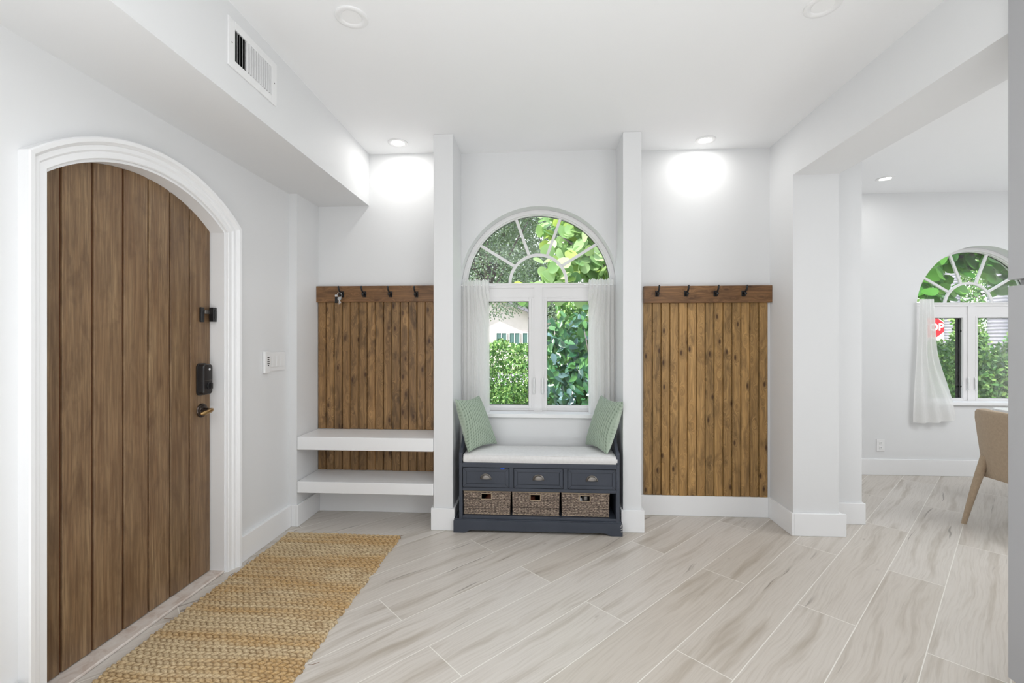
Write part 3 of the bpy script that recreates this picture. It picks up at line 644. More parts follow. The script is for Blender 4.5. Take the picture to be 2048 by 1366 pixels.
# ------------------------------------------------------------------ windows
def arch_ring(mb, xc, zs, r0, r1, y0, y1, n=48, a0=0, a1=PI):
    """half annulus solid"""
    A = [a0+(a1-a0)*i/n for i in range(n+1)]; rings = []
    for a in A:
        c, s = math.cos(a), math.sin(a); rings.append([(xc+r0*c, y0, zs+r0*s), (xc+r1*c, y0, zs+r1*s), (xc+r1*c, y1, zs+r1*s), (xc+r0*c, y1, zs+r0*s)])
    mb.loft(rings); return mb
def frame_rect(mb, x0, x1, z0, z1, w, y0, y1):
    mb.box(x0, x0+w, y0, y1, z0, z1); mb.box(x1-w, x1, y0, y1, z0, z1); mb.box(x0+w, x1-w, y0, y1, z0, z0+w); mb.box(x0+w, x1-w, y0, y1, z1-w, z1); return mb
def window(name, xc, R, zs, zsill, yw, dy, label, zbar, zsash_top, zsash_bot, hwleft=None, black_bead=False):
    root = bpy.data.objects.new(name, None); COL.objects.link(root); root.location = (xc, yw+dy, zsill); struct(root); root['label'] = label
    yf = yw+dy; yb = yf+0.07; e = 0.0015
    Rin = R-0.030
    mb = MB(); arch_ring(mb, xc, zs, Rin, R-e, yf, yb)
    arch_ring(mb, xc, zs, Rin-0.007, Rin, yf+0.018, yb-0.01)
    mb.box(xc-R+e, xc-Rin, yf, yb, zsill+e, zs); mb.box(xc+Rin, xc+R-e, yf, yb, zsill+e, zs)
    mb.box(xc-Rin, xc+Rin, yf, yb, zsill+e, zsill+0.025)
    mb.box(xc-Rin, xc+Rin, yf-0.004, yb, zbar-0.010, zbar); mb.box(xc-Rin, xc+Rin, yf+0.004, yb, zbar-0.034, zbar-0.010)
    mb.box(xc-Rin, xc+Rin, yf+0.012, yb, zsash_top+0.032, zbar-0.034)
    mb.box(xc-0.030, xc+0.030, yf+0.002, yb, zsill+0.02, zbar-0.034)
    mb.obj('window_frame', 'winframe', root, auto=30)
    # sunburst muntins
    mb = MB(); ym0, ym1 = yf+0.028, yf+0.044
    ri = R*0.398
    arch_ring(mb, xc, zs+0.028, ri-0.026, ri-0.004, ym0, ym1)
    for k in (1, 2, 3, 4):
        a = PI*k/5; c, s = math.cos(a), math.sin(a); w = 0.0105
        p = [((ri-0.006)*c, (ri-0.006)*s+0.028), (Rin*c, Rin*s)]
        d = Vector((p[1][0]-p[0][0], p[1][1]-p[0][1])).normalized(); nn = Vector((-d.y, d.x))*w
        q = [(p[0][0]+nn.x, p[0][1]+nn.y), (p[1][0]+nn.x, p[1][1]+nn.y), (p[1][0]-nn.x, p[1][1]-nn.y), (p[0][0]-nn.x, p[0][1]-nn.y)]
        mb.prism(q, lambda x, z: (xc+x, ym0, zs+z), lambda x, z: (xc+x, ym1, zs+z))
    mb.obj('sunburst_muntins', 'winframe', root, auto=30)
    mb = MB(); A = [PI*i/40 for i in range(41)]
    mb.prism([(Rin*math.cos(a), Rin*math.sin(a)+(0 if 0 < i < 40 else 0)) for i, a in enumerate(A)], lambda x, z: (xc+x, yf+0.050, zs+z), lambda x, z: (xc+x, yf+0.054, zs+z))
    mb.obj('arch_pane', 'glass', root)
    mb = MB(); arch_ring(mb, xc, zs, Rin-0.010, Rin-0.0065, yf+0.044, yf+0.052); mb.obj('gasket', 'slot', root)
    # casement sashes
    hw = Rin; zt, zb = zsash_top+0.032, zsill+0.026
    for sg in (-1, 1):
        xa, xb = (xc-hw+0.004, xc-0.020) if sg < 0 else (xc+0.020, xc+hw-0.004)
        so, si = (0.150-0.03+0.06, 0.052) # outer stile is wide (frame + sash), inner stile
        gx0, gx1 = (xa+0.152, xb-0.052) if sg < 0 else (xa+0.046, xb-0.152)
        gz0, gz1 = zsash_bot, zsash_top
        mb = MB(); y0, y1 = yf+0.010, yb-0.012
        mb.box(xa, gx0, y0, y1, zb, zt); mb.box(gx1, xb, y0, y1, zb, zt); mb.box(gx0, gx1, y0, y1, zb, gz0); mb.box(gx0, gx1, y0, y1, gz1, zt)
        s = mb.obj('sash', 'winframe', root, bevel=0.002)
        mb = MB(); frame_rect(mb, gx0-0.020, gx1+0.020, gz0-0.022, gz1+0.018, 0.016, y0-0.004, y0+0.001); mb.obj('glazing_bead', 'winframe', s, bevel=0.0015)
        MB().box(gx0-0.001, gx1+0.001, yf+0.034, yf+0.038, gz0-0.001, gz1+0.001).obj('pane', 'glass', s)
        mb = MB(); frame_rect(mb, gx0, gx1, gz0, gz1, 0.0035, yf+0.028, yf+0.034); mb.obj('gasket', 'slot', s)
        if black_bead and sg < 0: MB().box(gx1-0.022, gx1-0.0036, yf+0.039, yf+0.06, gz0, gz1).obj('dark_spacer', 'void', s)
        # pull handle
        hx = xb-0.012 if sg < 0 else xa+0.012; hz = (gz0+gz1)/2-0.245
        hx = xc+sg*0.031
        mb = MB().tube([(hx, y0-0.008, hz-0.055), (hx, y0-0.018, hz-0.050), (hx, y0-0.020, hz-0.01), (hx, y0-0.018, hz+0.052), (hx, y0-0.010, hz+0.060)], [0.007, 0.009, 0.008, 0.008, 0.005], 10)
        mb.box(hx-0.007, hx+0.007, y0-0.010, y0+0.001, hz-0.062, hz+0.004); mb.obj('latch_handle', 'switchw', s, auto=40)
        for zz in (gz1-0.125, gz0+0.11): MB().box((gx1 if sg < 0 else gx0)-0.005, (gx1 if sg < 0 else gx0)+0.005, yf+0.020, yf+0.030, zz-0.006, zz+0.006).obj('stop_clip', 'void', s)
        MB().box(gx0 - 0.012 if sg < 0 else gx1-0.010, gx0+0.010 if sg < 0 else gx1+0.012, yf-0.014, yf+0.0, zsill+0.026, zsill+0.05).obj('operator_cover', 'switchw', root, bevel=0.003)
    # sill board
    MB().box(xc-R-0.0, xc+R+0.0, yw-0.028, yw-0.0005, zsill-0.006, zsill+0.022).obj('window_sill', 'trim', root, bevel=0.003)
    MB().box(xc-R+e, xc+R-e, yw-0.0005, yf+0.01, zsill+0.0005, zsill+0.022).obj('sill_board', 'trim', root)
    return root
window('window_1', W1C, W1R, W1S, W1SILL, 3.31, 0.095, 'arched white casement window over the bench', 1.686, 1.551, 0.772)
window('window_2', W2C, W2R, W2S, W2SILL, 4.475, 0.10, 'arched white casement window in the dining room', 1.620, 1.474, 0.710, black_bead=True)

# ------------------------------------------------------------------ curtains
def curtain(name, mat, label, fn, nu, nv, group):
    mb = MB(); mb.grid(fn, nu, nv); o = mb.obj(name, mat, smooth=True, fix=False); tag(o, label, 'curtain', group); return o
def smooth(a, b, x):
    t = min(1, max(0, (x-a)/(b-a))); return t*t*(3-2*t)
def mk_cur(xa_t, xb_t, xa_b, xb_b, zt, zb, y0, folds, amp, seed, flip=False, sweep=0.0, spread0=0.35):
    rnd = random.Random(seed); ph = [rnd.uniform(0, 6.28) for _ in range(6)]
    def fn(u, v):
        z = zt+(zb-zt)*v; s = 1-u if flip else u      # s: 0 at the outer edge, 1 at the free edge
        xa = xa_t+(xa_b-xa_t)*v; xb = xb_t+(xb_b-xb_t)*v
        gather = smooth(0.02, spread0, v)
        # gathered folds relax into a flatter, sheer free edge lower down
        x = xa+(xb-xa)*u
        fr = folds*(1-0.35*gather*s)
        a = amp*(0.75+0.25*math.sin(3*v+ph[1]))*(1-0.55*smooth(0.55, 1.0, s)*gather)
        y = y0+a*math.sin(6.28*fr*s+ph[2]+0.9*math.sin(2.2*v+ph[3]))+0.35*a*math.sin(6.28*fr*2.3*s+ph[4]+v*1.5)
        x += 0.35*a*math.cos(6.28*fr*s+ph[2]+0.8*v)
        pinch = math.exp(-((z-(zt-0.085))/0.012)**2); y += -0.004*pinch
        hdr = math.exp(-((v-0.0)/0.03)**2); z += hdr*0.006*math.sin(6.28*fr*s*1.5+ph[5])
        return (x, y, z)
    return fn
curtain('curtain', 'curtain', 'off-white gathered linen half curtain on the left side of the bench window',
        mk_cur(-0.575, -0.375, -0.575, -0.372, 1.705, 0.60, 3.350, 7.0, 0.014, 3), 90, 60, 'half curtains')
curtain('curtain', 'curtain', 'off-white gathered linen half curtain on the right side of the bench window',
        mk_cur(0.352, 0.552, 0.352, 0.552, 1.705, 0.60, 3.350, 7.0, 0.014, 8, flip=True), 90, 60, 'half curtains')
def c2(u, v):
    # dining curtain: narrow head, free edge flaring out towards the bottom
    z = 1.640+(0.500-1.640)*v
    xa = 3.497-0.047*smooth(0.0, 1.0, v); xb = 3.625+0.015*v+0.165*smooth(0.38, 1.0, v)**1.1
    x = xa+(xb-xa)*u; a = 0.010+0.008*v
    y = 4.418+a*math.sin(6.28*(4.2-1.2*v)*u+0.7*math.sin(2*v)+0.6)-0.02*v*u
    z += 0.035*u*v-0.012*math.sin(PI*u)*v
    return (x, y, z)
curtain('curtain', 'curtain2', 'white voile half curtain flaring at its hem beside the dining room window', c2, 80, 60, 'half curtains')
def rod(x0, x1, y, z, lb):
    tag(MB().tube([(x0, y, z), (x1, y, z)], 0.005, 12).obj('curtain_rod', 'switchw', auto=40), lb, 'curtain rod')
rod(-0.586, -0.330, 3.355, 1.665, 'thin white rod inside the head of the left bench window curtain')
rod(0.320, 0.559, 3.355, 1.665, 'thin white rod inside the head of the right bench window curtain')

# ------------------------------------------------------------------ storage bench
def bench():
    t = thing('storage_bench', (-0.012, 3.1, 0), 'slate blue painted storage bench with three drawers between the white piers', 'bench')
    F, B = 2.962, 3.262; XL, XR = -0.531, 0.512
    # carcass
    mb = MB(); P = 0.022
    mb.box(XL, XL+P, F, B, 0.04, 0.455); mb.box(XR-P, XR, F, B, 0.04, 0.455)
    mb.box(XL+P, XR-P, B-0.012, B, 0.08, 0.455); mb.box(XL+P, XR-P, F+0.004, B-0.012, 0.086, 0.106)
    mb.box(XL+P, XR-P, F+0.003, B-0.012, 0.270, 0.292); mb.box(XL+P, XR-P, F, F+0.02, 0.425, 0.455)
    mb.box(XL+P, XR-P, F+0.02, B-0.012, 0.440, 0.455)
    for x0, x1 in ((-0.2005, -0.172), (0.151, 0.178)):
        mb.box(x0, x1, F+0.003, B-0.012, 0.292, 0.425)
    mb.obj('carcass', 'bench', t, bevel=0.002)
    # sides rising to curved arms
    for sg, x in ((-1, XL), (1, XR-P)):
        prof = [(F, 0.455), (F, 0.520), (F+0.014, 0.530), (F+0.03, 0.535)]
        prof += [(F+0.03+0.17*i/10, 0.535+0.12*smooth(0, 1, i/10)) for i in range(1, 11)]
        prof += [(B, 0.66), (B, 0.455)]
        MB().prism(prof, lambda y, z: (x, y, z), lambda y, z: (x+P, y, z)).obj('arm', 'bench', t, bevel=0.002)
    # plinth with bracket feet
    zt = 0.082; x0, x1 = -0.566, 0.5285; f = F-0.012
    low = [(x0, 0.0), (x0+0.07, 0.0), (x0+0.085, 0.004), (x0+0.10, 0.014), (x0+0.125, 0.017), (x1-0.125, 0.017), (x1-0.10, 0.014), (x1-0.085, 0.004), (x1-0.07, 0.0), (x1, 0.0)]
    mb = MB().prism(low+[(x1, zt-0.006), (x1-0.006, zt), (x0+0.006, zt), (x0, zt-0.006)], lambda x, z: (x, f, z), lambda x, z: (x, f+0.02, z))
    mb.box(x0, x0+0.02, f+0.02, B, 0, zt); mb.box(x1-0.02, x1, f+0.02, B, 0, zt); mb.box(x0+0.01, x1-0.01, f+0.006, F+0.002, zt-0.001, zt+0.006)
    mb.obj('plinth', 'bench', t, bevel=0.0015)
    # chipped corner
    rnd = random.Random(5); mb = MB()
    for k in range(12):
        zc = 0.075-0.045*rnd.random(); xx = x1-0.012*rnd.random(); s = rnd.uniform(0.002, 0.005)
        mb.add([(xx-s, f-0.0006, zc), (xx, f-0.0006, zc-s*0.7), (xx+min(s, x1-xx), f-0.0006, zc+0.002), (xx, f-0.0006, zc+s)], [(0, 1, 2, 3)])
    for k in range(6):
        zc = rnd.uniform(0.03, 0.078); yy = f+0.010*rnd.random()
        mb.add([(x1+0.0006, yy, zc), (x1+0.0006, yy+0.005, zc+0.002), (x1+0.0006, yy+0.003, zc+0.007)], [(0, 1, 2)])
    mb.obj('chipped_paint', 'chip', t)
    # drawers
    for (a, b) in ((-0.505, -0.2035), (-0.169, 0.148), (0.181, 0.486)):
        z0, z1 = 0.2955, 0.4215; mb = MB(); w = 0.021
        mb.box(a, b, F+0.001, F+0.016, z0, z1); d = mb.obj('drawer', 'bench', t, bevel=0.0015)
        mb = MB(); frame_rect(mb, a+0.001, b-0.001, z0+0.001, z1-0.001, w, F-0.0025, F+0.001); mb.obj('face_frame', 'bench', d, bevel=0.0008)
        mb = MB(); yg = F-0.0028
        frame_rect(mb, a+w+0.001, b-w-0.001, z0+w+0.001, z1-w-0.001, 0.0016, F+0.0002, F+0.0012)
        for (cx, cz, sx, sz) in ((a, z0, 1, 1), (b, z0, -1, 1), (a, z1, 1, -1), (b, z1, -1, -1)):
            mb.add([(cx+sx*0.001, yg, cz+sz*0.0022), (cx+sx*0.0022, yg, cz+sz*0.001), (cx+sx*(w+0.001), yg, cz+sz*(w)), (cx+sx*w, yg, cz+sz*(w+0.001))], [(0, 1, 2, 3)])
        mb.obj('mitre_groove', 'bench_groove', d)
        # dark gap round the drawer
        mb = MB(); frame_rect(mb, a-0.0025, b+0.0025, z0-0.0025, z1+0.0025, 0.0035, F+0.004, F+0.006); mb.obj('shadow_gap', 'bench_groove', d)
        # cup pull: half dome with flat plate
        xc, zc = (a+b)/2, (z0+z1)/2-0.006; mb = MB()
        outer = [(xc+0.037*math.cos(q), zc+0.034*math.sin(q)) for q in [PI*i/24 for i in range(25)]]
        outer += [(xc-0.037, zc-0.005), (xc-0.030, zc-0.005)]+[(xc+0.030*math.cos(q), zc+0.027*math.sin(q)) for q in [PI-PI*i/24 for i in range(25)]]+[(xc+0.030, zc-0.005), (xc+0.037, zc-0.005)]
        mb.prism(outer, lambda x, z: (x, F-0.0025, z), lambda x, z: (x, F-0.0055, z))
        def dome(u, v):
            q = PI*u; r = math.sin(PI/2*(1-v)); h = math.cos(PI/2*(1-v))
            return (xc+0.030*r*math.cos(q), F-0.0045-0.013*h, zc+0.027*r*math.sin(q)-0.004*0)
        mb.grid(dome, 24, 8); mb.grid(lambda u, v: (xc+0.0285*math.sin(PI/2*(1-v))*math.cos(PI*u), F-0.0045-0.0115*math.cos(PI/2*(1-v)), zc+0.0255*math.sin(PI/2*(1-v))*math.sin(PI*u)), 24, 8)
        mb.obj('cup_pull', 'pewter', d, smooth=True, fix=False)
    return t
bench()
tag(MB().add([(-0.2585, 2.958, 0.4225), (-0.2315, 2.958, 0.4235), (-0.233, 2.955, 0.4175), (-0.245, 2.9545, 0.4150), (-0.256, 2.955, 0.4185)], [(0, 1, 2, 3, 4)]).add([(-0.2585, 2.962, 0.4225), (-0.2315, 2.962, 0.4235), (-0.2315, 2.958, 0.4235), (-0.2585, 2.958, 0.4225)], [(0, 1, 2, 3)]).obj('plastic_scrap', 'blue', fix=False),
    'tiny blue plastic scrap caught at the top of the left bench drawer', 'scrap')

# seat cushion
def cushion():
    x0, x1, y0, y1, z0 = -0.502, 0.497, 2.966, 3.246, 0.4565; nx, ny = 60, 20; mb = MB()
    def top(u, v):
        x = x0+(x1-x0)*u; y = y0+(y1-y0)*v
        e = max(0, min(1, min(u, 1-u)*14))*max(0, min(1, min(v, 1-v)*6)); e = e**0.5
        mid = 0.055-0.010*math.exp(-((u-0.5)/0.28)**2)+0.004*noise.noise(Vector((x*6, y*6, 0)))
        return (x, y, z0+0.047+(mid-0.045)*e+0.004*e)
    mb.grid(top, nx, ny)
    def side(p0, p1, nrm, n):
        def f(u, v):
            p = Vector(p0).lerp(Vector(p1), u); uu = (p.x-x0)/(x1-x0); vv = (p.y-y0)/(y1-y0); zt = top(uu, vv)[2]
            b = 0.006*math.sin(PI*v)+0.0015*noise.noise(Vector((p.x*20, p.y*20, v*3)))
            return (p.x+nrm[0]*b, p.y+nrm[1]*b, z0+(zt-z0)*v)
        mb.grid(f, n, 6)
    side((x0, y0, 0), (x1, y0, 0), (0, -1), nx); side((x1, y0, 0), (x1, y1, 0), (1, 0), ny); side((x1, y1, 0), (x0, y1, 0), (0, 1), nx); side((x0, y1, 0), (x0, y0, 0), (-1, 0), ny)
    mb.add([(x0, y0, z0), (x1, y0, z0), (x1, y1, z0), (x0, y1, z0)], [(3, 2, 1, 0)])
    o = mb.obj('seat_cushion', 'cushion', smooth=True)
    bm = bmesh.new(); bm.from_mesh(o.data); bmesh.ops.remove_doubles(bm, verts=bm.verts, dist=0.0006); bmesh.ops.recalc_face_normals(bm, faces=bm.faces); bm.to_mesh(o.data); bm.free()
    m = o.modifiers.new('b', 'BEVEL'); m.width = 0.006; m.segments = 3; m.limit_method = 'ANGLE'; m.angle_limit = math.radians(50)
    tag(o, 'off-white linen seat cushion lying on the storage bench', 'cushion')
    # piping along the top edge
    pts = []
    for a, b in (((0, 0), (1, 0)), ((1, 0), (1, 1)), ((1, 1), (0, 1)), ((0, 1), (0, 0))):
        pts += [top(a[0]+(b[0]-a[0])*i/24, a[1]+(b[1]-a[1])*i/24) for i in range(24)]
    p = MB().tube(pts, 0.0022, 6, closed=True).obj('piping', 'cushion', o, smooth=True)
cushion()

# knitted pillows
def pillow(c00, c10, c01, c11, thick, label, seed, flip):
    """corners: bottom-front, bottom-back, top-front, top-back"""
    C = [Vector(c) for c in (c00, c10, c01, c11)]; n = ((C[1]-C[0]).cross(C[2]-C[0])).normalized()
    mb = MB(); N = 190; hs = []
    for side in (1, -1):
        for j in range(N+1):
            for i in range(N+1):
                u, v = i/N, j/N
                # edges pull in between corners
                uu = 0.5+(u-0.5)*(1-0.10*math.sin(PI*v)); vv = 0.5+(v-0.5)*(1-0.10*math.sin(PI*u))
                p = C[0]*(1-uu)*(1-vv)+C[1]*uu*(1-vv)+C[2]*(1-uu)*vv+C[3]*uu*vv
                prof = max(0, math.sin(PI*u)*math.sin(PI*v))**0.42
                # chunky knit ribs: staggered loops
                cu = u*15+0.35*math.sin(v*5+seed); row = v*17+0.5*(int(cu) % 2)
                px, py = (cu % 1)-0.5, (row % 1)-0.5
                slit = math.exp(-((px-0.55*py)/0.17)**2-(py/0.36)**2)
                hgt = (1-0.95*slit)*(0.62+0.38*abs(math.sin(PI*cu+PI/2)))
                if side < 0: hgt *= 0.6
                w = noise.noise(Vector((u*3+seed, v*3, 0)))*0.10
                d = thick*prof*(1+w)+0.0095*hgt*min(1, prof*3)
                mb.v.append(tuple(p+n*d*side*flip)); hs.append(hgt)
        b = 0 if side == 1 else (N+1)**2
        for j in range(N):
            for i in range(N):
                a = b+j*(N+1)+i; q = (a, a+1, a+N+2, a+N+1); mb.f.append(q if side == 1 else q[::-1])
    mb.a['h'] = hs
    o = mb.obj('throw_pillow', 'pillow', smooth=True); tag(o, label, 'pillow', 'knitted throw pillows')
pillow((-0.472, 2.975, 0.519), (-0.305, 3.235, 0.520), (-0.558, 2.975, 0.868), (-0.432, 3.205, 0.868), 0.055, 'sage green chunky-knit pillow leaning on the left pier above the bench', 1, -1)
pillow((0.432, 2.975, 0.519), (0.322, 3.245, 0.520), (0.536, 2.975, 0.862), (0.428, 3.215, 0.875), 0.055, 'sage green chunky-knit pillow leaning on the right pier above the bench', 9, 1)

# baskets
def basket(x0, x1, y0, y1, z0, z1, label, seed):
    t = thing('storage_basket', ((x0+x1)/2, (y0+y1)/2, z0), label, 'basket', 'seagrass baskets in the bench')
    W, D, H = x1-x0, y1-y0, z1-z0; r = 0.015
    def per(s):
        """walk the perimeter, start front-left"""
        L = [W, D, W, D]; s = s % (2*(W+D)); k = 0
        while s > L[k]: s -= L[k]; k += 1
        return [((x0+s, y0), (0, -1)), ((x1, y0+s), (1, 0)), ((x1-s, y1), (0, 1)), ((x0, y1-s), (-1, 0))][k]
    tot = 2*(W+D); st = 0.0032; n = int(tot/st); m = int(H/0.0027); hs = []; mb = MB()
    rows = 15; rnd = random.Random(seed)
    hx0, hx1, hz0, hz1 = W/2-0.038, W/2+0.030, H-0.052, H-0.014
    for j in range(m+1):
        for i in range(n+1):
            s = tot*i/n; z = H*j/m; (px, py), nr = per(min(s, tot-1e-6)); row = z/H*rows; rk = int(row)
            ph = s/0.021+(0.5 if rk % 2 else 0)+0.15*math.sin(rk*3.1+seed)
            h = (math.sin(PI*(row % 1))**0.6)*(0.45+0.55*abs(math.sin(PI*ph)))+0.25*math.sin(s*900+rk*2)*0.3
            h = max(0, h); taper = -0.006*(1-z/H)
            d = 0.0052*h+taper; mb.v.append((px+nr[0]*d, py+nr[1]*d, z0+z)); hs.append(h)
    for j in range(m):
        for i in range(n):
            s = tot*(i+0.5)/n; z = H*(j+0.5)/m
            if s < W and hx0 < s < hx1 and hz0 < z < hz1: continue
            a = j*(n+1)+i; mb.f.append((a, a+1, a+n+2, a+n+1))
    # inner lining walls and floor
    mb.a['h'] = hs; mb.obj('woven_wall', 'weave', t, smooth=True, fix=False)
    mb = MB(); q = 0.007; e = q
    a = (x0+hx0, x0+hx1, z0+hz0, z0+hz1)
    mb.box(x0+q, a[0], y0+q, y0+q+0.002, z0+0.004, z1-0.003); mb.box(a[1], x1-q, y0+q, y0+q+0.002, z0+0.004, z1-0.003); mb.box(a[0], a[1], y0+q, y0+q+0.002, z0+0.004, a[2]); mb.box(a[0], a[1], y0+q, y0+q+0.002, a[3], z1-0.003)
    mb.box(x0+q, x0+q+0.002, y0+q, y1-q, z0+0.004, z1-0.003); mb.box(x1-q-0.002, x1-q, y0+q, y1-q, z0+0.004, z1-0.003); mb.box(x0+q, x1-q, y1-q-0.002, y1-q, z0+0.004, z1-0.003)
    mb.box(x0+q, x1-q, y0+q, y1-q, z0+0.002, z0+0.006); mb.obj('lining', 'bench_groove', t)
    # twisted rims
    for nm, z, rad in (('rim', z1-0.001, 0.0045), ('base_rope', z0+0.006, 0.004)):
        pts = []; N = int(tot/0.004)
        for i in range(N):
            (px, py), nr = per(tot*i/N); w = 2*PI*i/N*int(tot/0.016); pts.append((px+nr[0]*(0.001-0.006*(z < z0+0.02))*1.0, py+nr[1]*(0.001-0.006*(z < z0+0.02)), z+0.0006*math.sin(w)))
        R = [rad*(0.72+0.28*abs(math.sin(PI*i/2.5))) for i in range(N)]
        MB().tube(pts, R, 7, closed=True).obj(nm, 'rope', t, smooth=True)
    pts = []
    for (pa, pb) in (((hx0, hz0), (hx1, hz0)), ((hx1, hz0), (hx1, hz1)), ((hx1, hz1), (hx0, hz1)), ((hx0, hz1), (hx0, hz0))):
        L = math.dist(pa, pb); k = int(L/0.0035); pts += [(x0+pa[0]+(pb[0]-pa[0])*i/k, y0-0.003, z0+pa[1]+(pb[1]-pa[1])*i/k) for i in range(k)]
    MB().tube(pts, [0.0032*(0.72+0.28*abs(math.sin(PI*i/2.5))) for i in range(len(pts))], 7, closed=True).obj('handle_edge', 'rope', t, smooth=True)
    return t
BY0, BY1 = 2.986, 3.235
basket(-0.503, -0.196, BY0, BY1, 0.1065, 0.262, 'brown seagrass basket under the left bench drawer', 1)
basket(-0.180, 0.126, BY0, BY1, 0.1065, 0.262, 'brown seagrass basket under the middle bench drawer', 2)
basket(0.143, 0.448, BY0, BY1, 0.1065, 0.262, 'brown seagrass basket under the right bench drawer', 3)
# basket contents seen through the handle holes
tag(MB().lathe([(0, 0), (0.024, 0), (0.026, 0.004), (0.026, 0.112), (0.024, 0.118), (0, 0.118)], (0.302, 3.035, 0.1135+0.0), 2, 24).obj('glass_jar', 'pewter', auto=40), 'greyish lidded jar standing in the right bench basket', 'jar')
tag(MB().lathe([(0, 0), (0.018, 0), (0.021, 0.02), (0.021, 0.09), (0.016, 0.105), (0.009, 0.11), (0.009, 0.122), (0, 0.122)], (0.258, 3.030, 0.1135), 2, 24).obj('bottle', 'white_cup', auto=40), 'white plastic bottle beside the jar in the right bench basket', 'bottle')
tag(MB().box(0.335, 0.385, 3.02, 3.06, 0.1135, 0.268).obj('small_box', 'logo', bevel=0.003), 'pale small carton standing up out of the right bench basket', 'box')
mb = MB()
mb.loft([[( -0.36+0.03*s*math.cos(a)+0.01*k, 3.05+0.03*s*math.sin(a), 0.1135+0.03*k) for a in [2*PI*i/16 for i in range(16)]] for k, s in enumerate((0.9, 1.3, 1.4, 1.2, 0.8))])
tag(mb.obj('leather_pouch', 'redleather', smooth=True), 'brown leather pouch stuffed in the left bench basket', 'pouch')
tag(MB().lathe([(0, 0), (0.02, 0), (0.022, 0.01), (0.022, 0.10), (0, 0.105)], (-0.055, 3.05, 0.1135), 2, 20).obj('canister', 'redleather', auto=40), 'dark reddish canister in the middle bench basket', 'canister')

# ------------------------------------------------------------------ jute runner
def rug():
    X0, X1, Ya, Yb = -1.632, -0.900, 0.95, 2.872; nx, ny = 230, 600
    xs = np.linspace(0, 1, nx+1); ys = np.linspace(0, 1, ny+1); U, V = np.meshgrid(xs, ys)
    rng = np.random.RandomState(4)
    rows = 96; rr = V*rows; rk = np.floor(rr).astype(int); fr = rr-rk
    jit = rng.uniform(-0.006, 0.006, rows+2); jl = jit[rk]; jr2 = rng.uniform(-0.007, 0.007, rows+2)[rk]
    edge = np.minimum(1, np.abs(fr-0.5)*2)
    left = X0+jl-0.004*(1-edge**2)+0.006*np.sin(V*9); right = X1+jr2+0.006*(1-edge**2)+0.008*np.sin(V*7+1)
    right = right-0.025*np.exp(-((V-0.05)/0.2)**2)+0.0
    X = left+(right-left)*U
    Y = Ya+(Yb-Ya)*V+0.004*np.sin(U*9+V*5)-0.012*U
    cells = 25; sh = (rk % 2)*0.5; cph = U*cells+sh+0.55*(fr-0.5)*np.where(rk % 2 == 0, 1, -1)+0.12*np.sin(V*40+U*11)
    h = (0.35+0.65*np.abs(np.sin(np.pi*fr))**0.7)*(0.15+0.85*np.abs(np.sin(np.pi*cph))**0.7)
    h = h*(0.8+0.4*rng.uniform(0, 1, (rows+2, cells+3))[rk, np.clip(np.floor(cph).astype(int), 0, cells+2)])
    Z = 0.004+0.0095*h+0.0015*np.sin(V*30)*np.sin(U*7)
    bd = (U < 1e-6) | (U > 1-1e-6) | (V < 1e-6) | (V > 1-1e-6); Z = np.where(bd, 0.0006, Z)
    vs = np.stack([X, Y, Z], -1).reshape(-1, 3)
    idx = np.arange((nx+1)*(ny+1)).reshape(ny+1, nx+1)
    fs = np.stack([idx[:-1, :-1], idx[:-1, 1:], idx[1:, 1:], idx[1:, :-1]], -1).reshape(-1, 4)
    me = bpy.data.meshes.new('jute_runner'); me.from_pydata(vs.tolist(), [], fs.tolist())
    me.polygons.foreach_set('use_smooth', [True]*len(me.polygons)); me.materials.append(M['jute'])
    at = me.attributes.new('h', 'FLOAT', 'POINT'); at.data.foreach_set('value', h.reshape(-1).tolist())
    o = bpy.data.objects.new('jute_runner', me); COL.objects.link(o)
    tag(o, 'golden tan braided jute runner on the floor in front of the door', 'rug')
    rnd = random.Random(7); mb = MB()
    for (x, y, a) in ((-1.61, 2.868, 1.6), (-0.90, 2.855, 0.4), (-0.905, 2.85, -0.2), (-1.635, 2.30, 2.6), (-1.64, 2.45, 2.2), (-1.6, 2.12, 3.0), (-1.64, 1.95, 2.8), (-0.89, 1.7, 0.2)):
        p = Vector((x, y, 0.006)); pts = [p]
        for k in range(5):
            a += rnd.uniform(-0.7, 0.7); p = p+Vector((math.cos(a)*0.009, math.sin(a)*0.009, rnd.uniform(-0.001, 0.004) if k < 3 else -0.001)); p.z = max(0.002, p.z); pts.append(p)
        mb.tube(pts, 0.0009, 5)
    tag(mb.obj('loose_fibres', 'jute', o), kind='stuff')
rug()

# ------------------------------------------------------------------ tall cabinet at the right edge
t = thing('tall_cabinet', (1.60, 0.6, 0), 'tall light grey handleless cabinet at the right edge of the photo', 'cabinet')
Yc = 1.66
MB().box(1.625, 2.20, 0.3, Yc, 0, 1.4385).box(1.640, 2.20, 0.3, Yc, 1.4385, 1.4605).box(1.625, 2.20, 0.3, Yc, 1.4605, 2.325).obj('carcass', 'cab', t)
MB().box(1.600, 1.6245, 0.9, Yc, 0.10, 1.4385).obj('lower_door', 'cab', t, bevel=0.0015)
MB().box(1.600, 1.6245, 0.9, Yc, 1.4605, 2.62).obj('upper_door', 'cab', t, bevel=0.0015)

